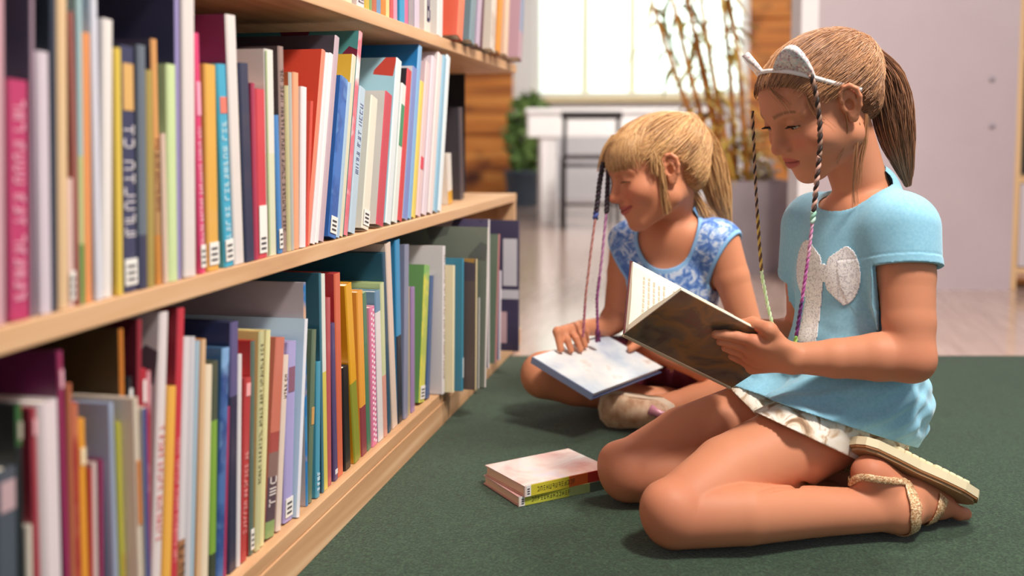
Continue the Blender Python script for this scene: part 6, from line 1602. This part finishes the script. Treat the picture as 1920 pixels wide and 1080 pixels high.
def leaf(bm, p, dr, L, wd, droop):
    side = dr.cross(UPV).normalized(); ps = []
    for k in range(5):
        f = k/4; c = p + dr*L*f + UPV*(-droop*L*f*f); ww = wd*math.sin(PI*min(1, .12+.88*f))*.9 + .0005
        ps.append((bm.verts.new(c - side*ww), bm.verts.new(c + side*ww + UPV*.002)))
    for k in range(4): bm.faces.new((ps[k][0], ps[k][1], ps[k+1][1], ps[k+1][0])).smooth = True
for pts in stems:
    for k in range(26):
        f = R_.uniform(.12, 1); q = f*10; i = min(9, int(q)); p = pts[i].lerp(pts[i+1], q-i)
        a = R_.uniform(0, 2*PI); dr = Vector((math.cos(a), math.sin(a), R_.uniform(-.2, .5))).normalized(); leaf(bm, p, dr, R_.uniform(.09, .20), R_.uniform(.008, .015), R_.uniform(.3, 1.0))
for k in range(150):
    p = Vector((R_.uniform(-.12, .10), R_.uniform(-.1, .1), hp + R_.uniform(-.02, .20))); a = R_.uniform(0, 2*PI); leaf(bm, p, Vector((math.cos(a), math.sin(a), R_.uniform(.1, 1.2))).normalized(), R_.uniform(.06, .14), R_.uniform(.006, .012), R_.uniform(.3, .9))
me = bpy.data.meshes.new('foliage'); bm.to_mesh(me); bm.free(); link('foliage', me, yl, e)
# white bowl with a red flower head beside it, and a wine-red bolster leaning by the partition
fp = loc3(cx(1452, 4.30), 4.52, 0)
e = empty('flowerpot', fp + UPV*0); tag(e, 'small white flowerpot with a red bloom on a grey stand', 'plant')
st_ = bmesh.new(); add_lathe(st_, [(.085, 0), (.085, .01), (.06, .02), (.06, .405), (.085, .41), (.085, .42)], 24); link('stand', bm_mesh(st_, 'stand'), plain('8a8288', .5), e)
bm = bmesh.new(); add_lathe(bm, [(.045, .4205), (.062, .465), (.064, .468), (.056, .468), (.052, .455), (.005, .45)], 24); link('pot', bm_mesh(bm, 'pot'), plain('f2efee', .3, .4), e)
bm = bmesh.new(); 
for k in range(26):
    a = R_.uniform(0, 2*PI); leaf(bm, Vector((-.01+R_.uniform(-.01,.01), 0, .475)), Vector((math.cos(a), math.sin(a), R_.uniform(.1, .9))).normalized(), R_.uniform(.03, .05), .010, .5)
me = bpy.data.meshes.new('bloom'); bm.to_mesh(me); bm.free(); link('bloom', me, plain('b8283c', .6), e)
rb_ = loc3(cx(1512, 4.05), 3.98, 0); e = tag(tube('bolster', [rb_ + UPV*.052, rb_ + UPV*.06 + RGT*.003, rb_ + UPV*.26 + RGT*.01, rb_ + UPV*.40 + RGT*.022, rb_ + UPV*.41 + RGT*.023], [.03, .048, .05, .046, .03], mottled('wine_velvet', [(.3, '5a1420'), (.7, '7a1c2c')], 30, 3, .8, sheen=.4)), 'dark red upright bolster standing beside the grey planter', 'cushion')
# shelving unit at the right edge, seen past the partition
su = loc3(cx(1902, 3.64) + .014, 3.66, 0); e = empty('shelving_unit', su, YAW); tag(e, 'pale wooden shelving unit at the right edge past the partition', 'shelf')
pine = wood('pale_pine', 'cfa070', 'e0b98a', 'ecccA2'.lower(), along=2, scale=2.0, rough=.5); pinex = wood('pale_pine_board', 'cfa070', 'e0b98a', 'ecccA2'.lower(), along=0, scale=2.0, rough=.5)
def sb(name, lo, hi, mat):
    bm = bmesh.new(); add_box(bm, lo, hi, 0, .002); return link(name, bm_mesh(bm, name), mat, e)
sb('side_panel', (-.012, 0, 0), (.018, .30, 2.0), pine); sb('side_panel', (.80, 0, 0), (.83, .30, 2.0), pine)
for z in (.06, .395, .86, 1.30, 1.97): sb('shelf', (.0185, .004, z), (.7995, .296, z+.022), pinex)
sb('back_panel', (.0185, .297, .02), (.7995, .304, 1.98), plain('3a3630', .7))
sb('door', (.021, -.001, .085), (.410, .015, .392), plain('cdc2c8', .5)); sb('door', (.412, -.001, .085), (.797, .015, .392), plain('cdc2c8', .5))
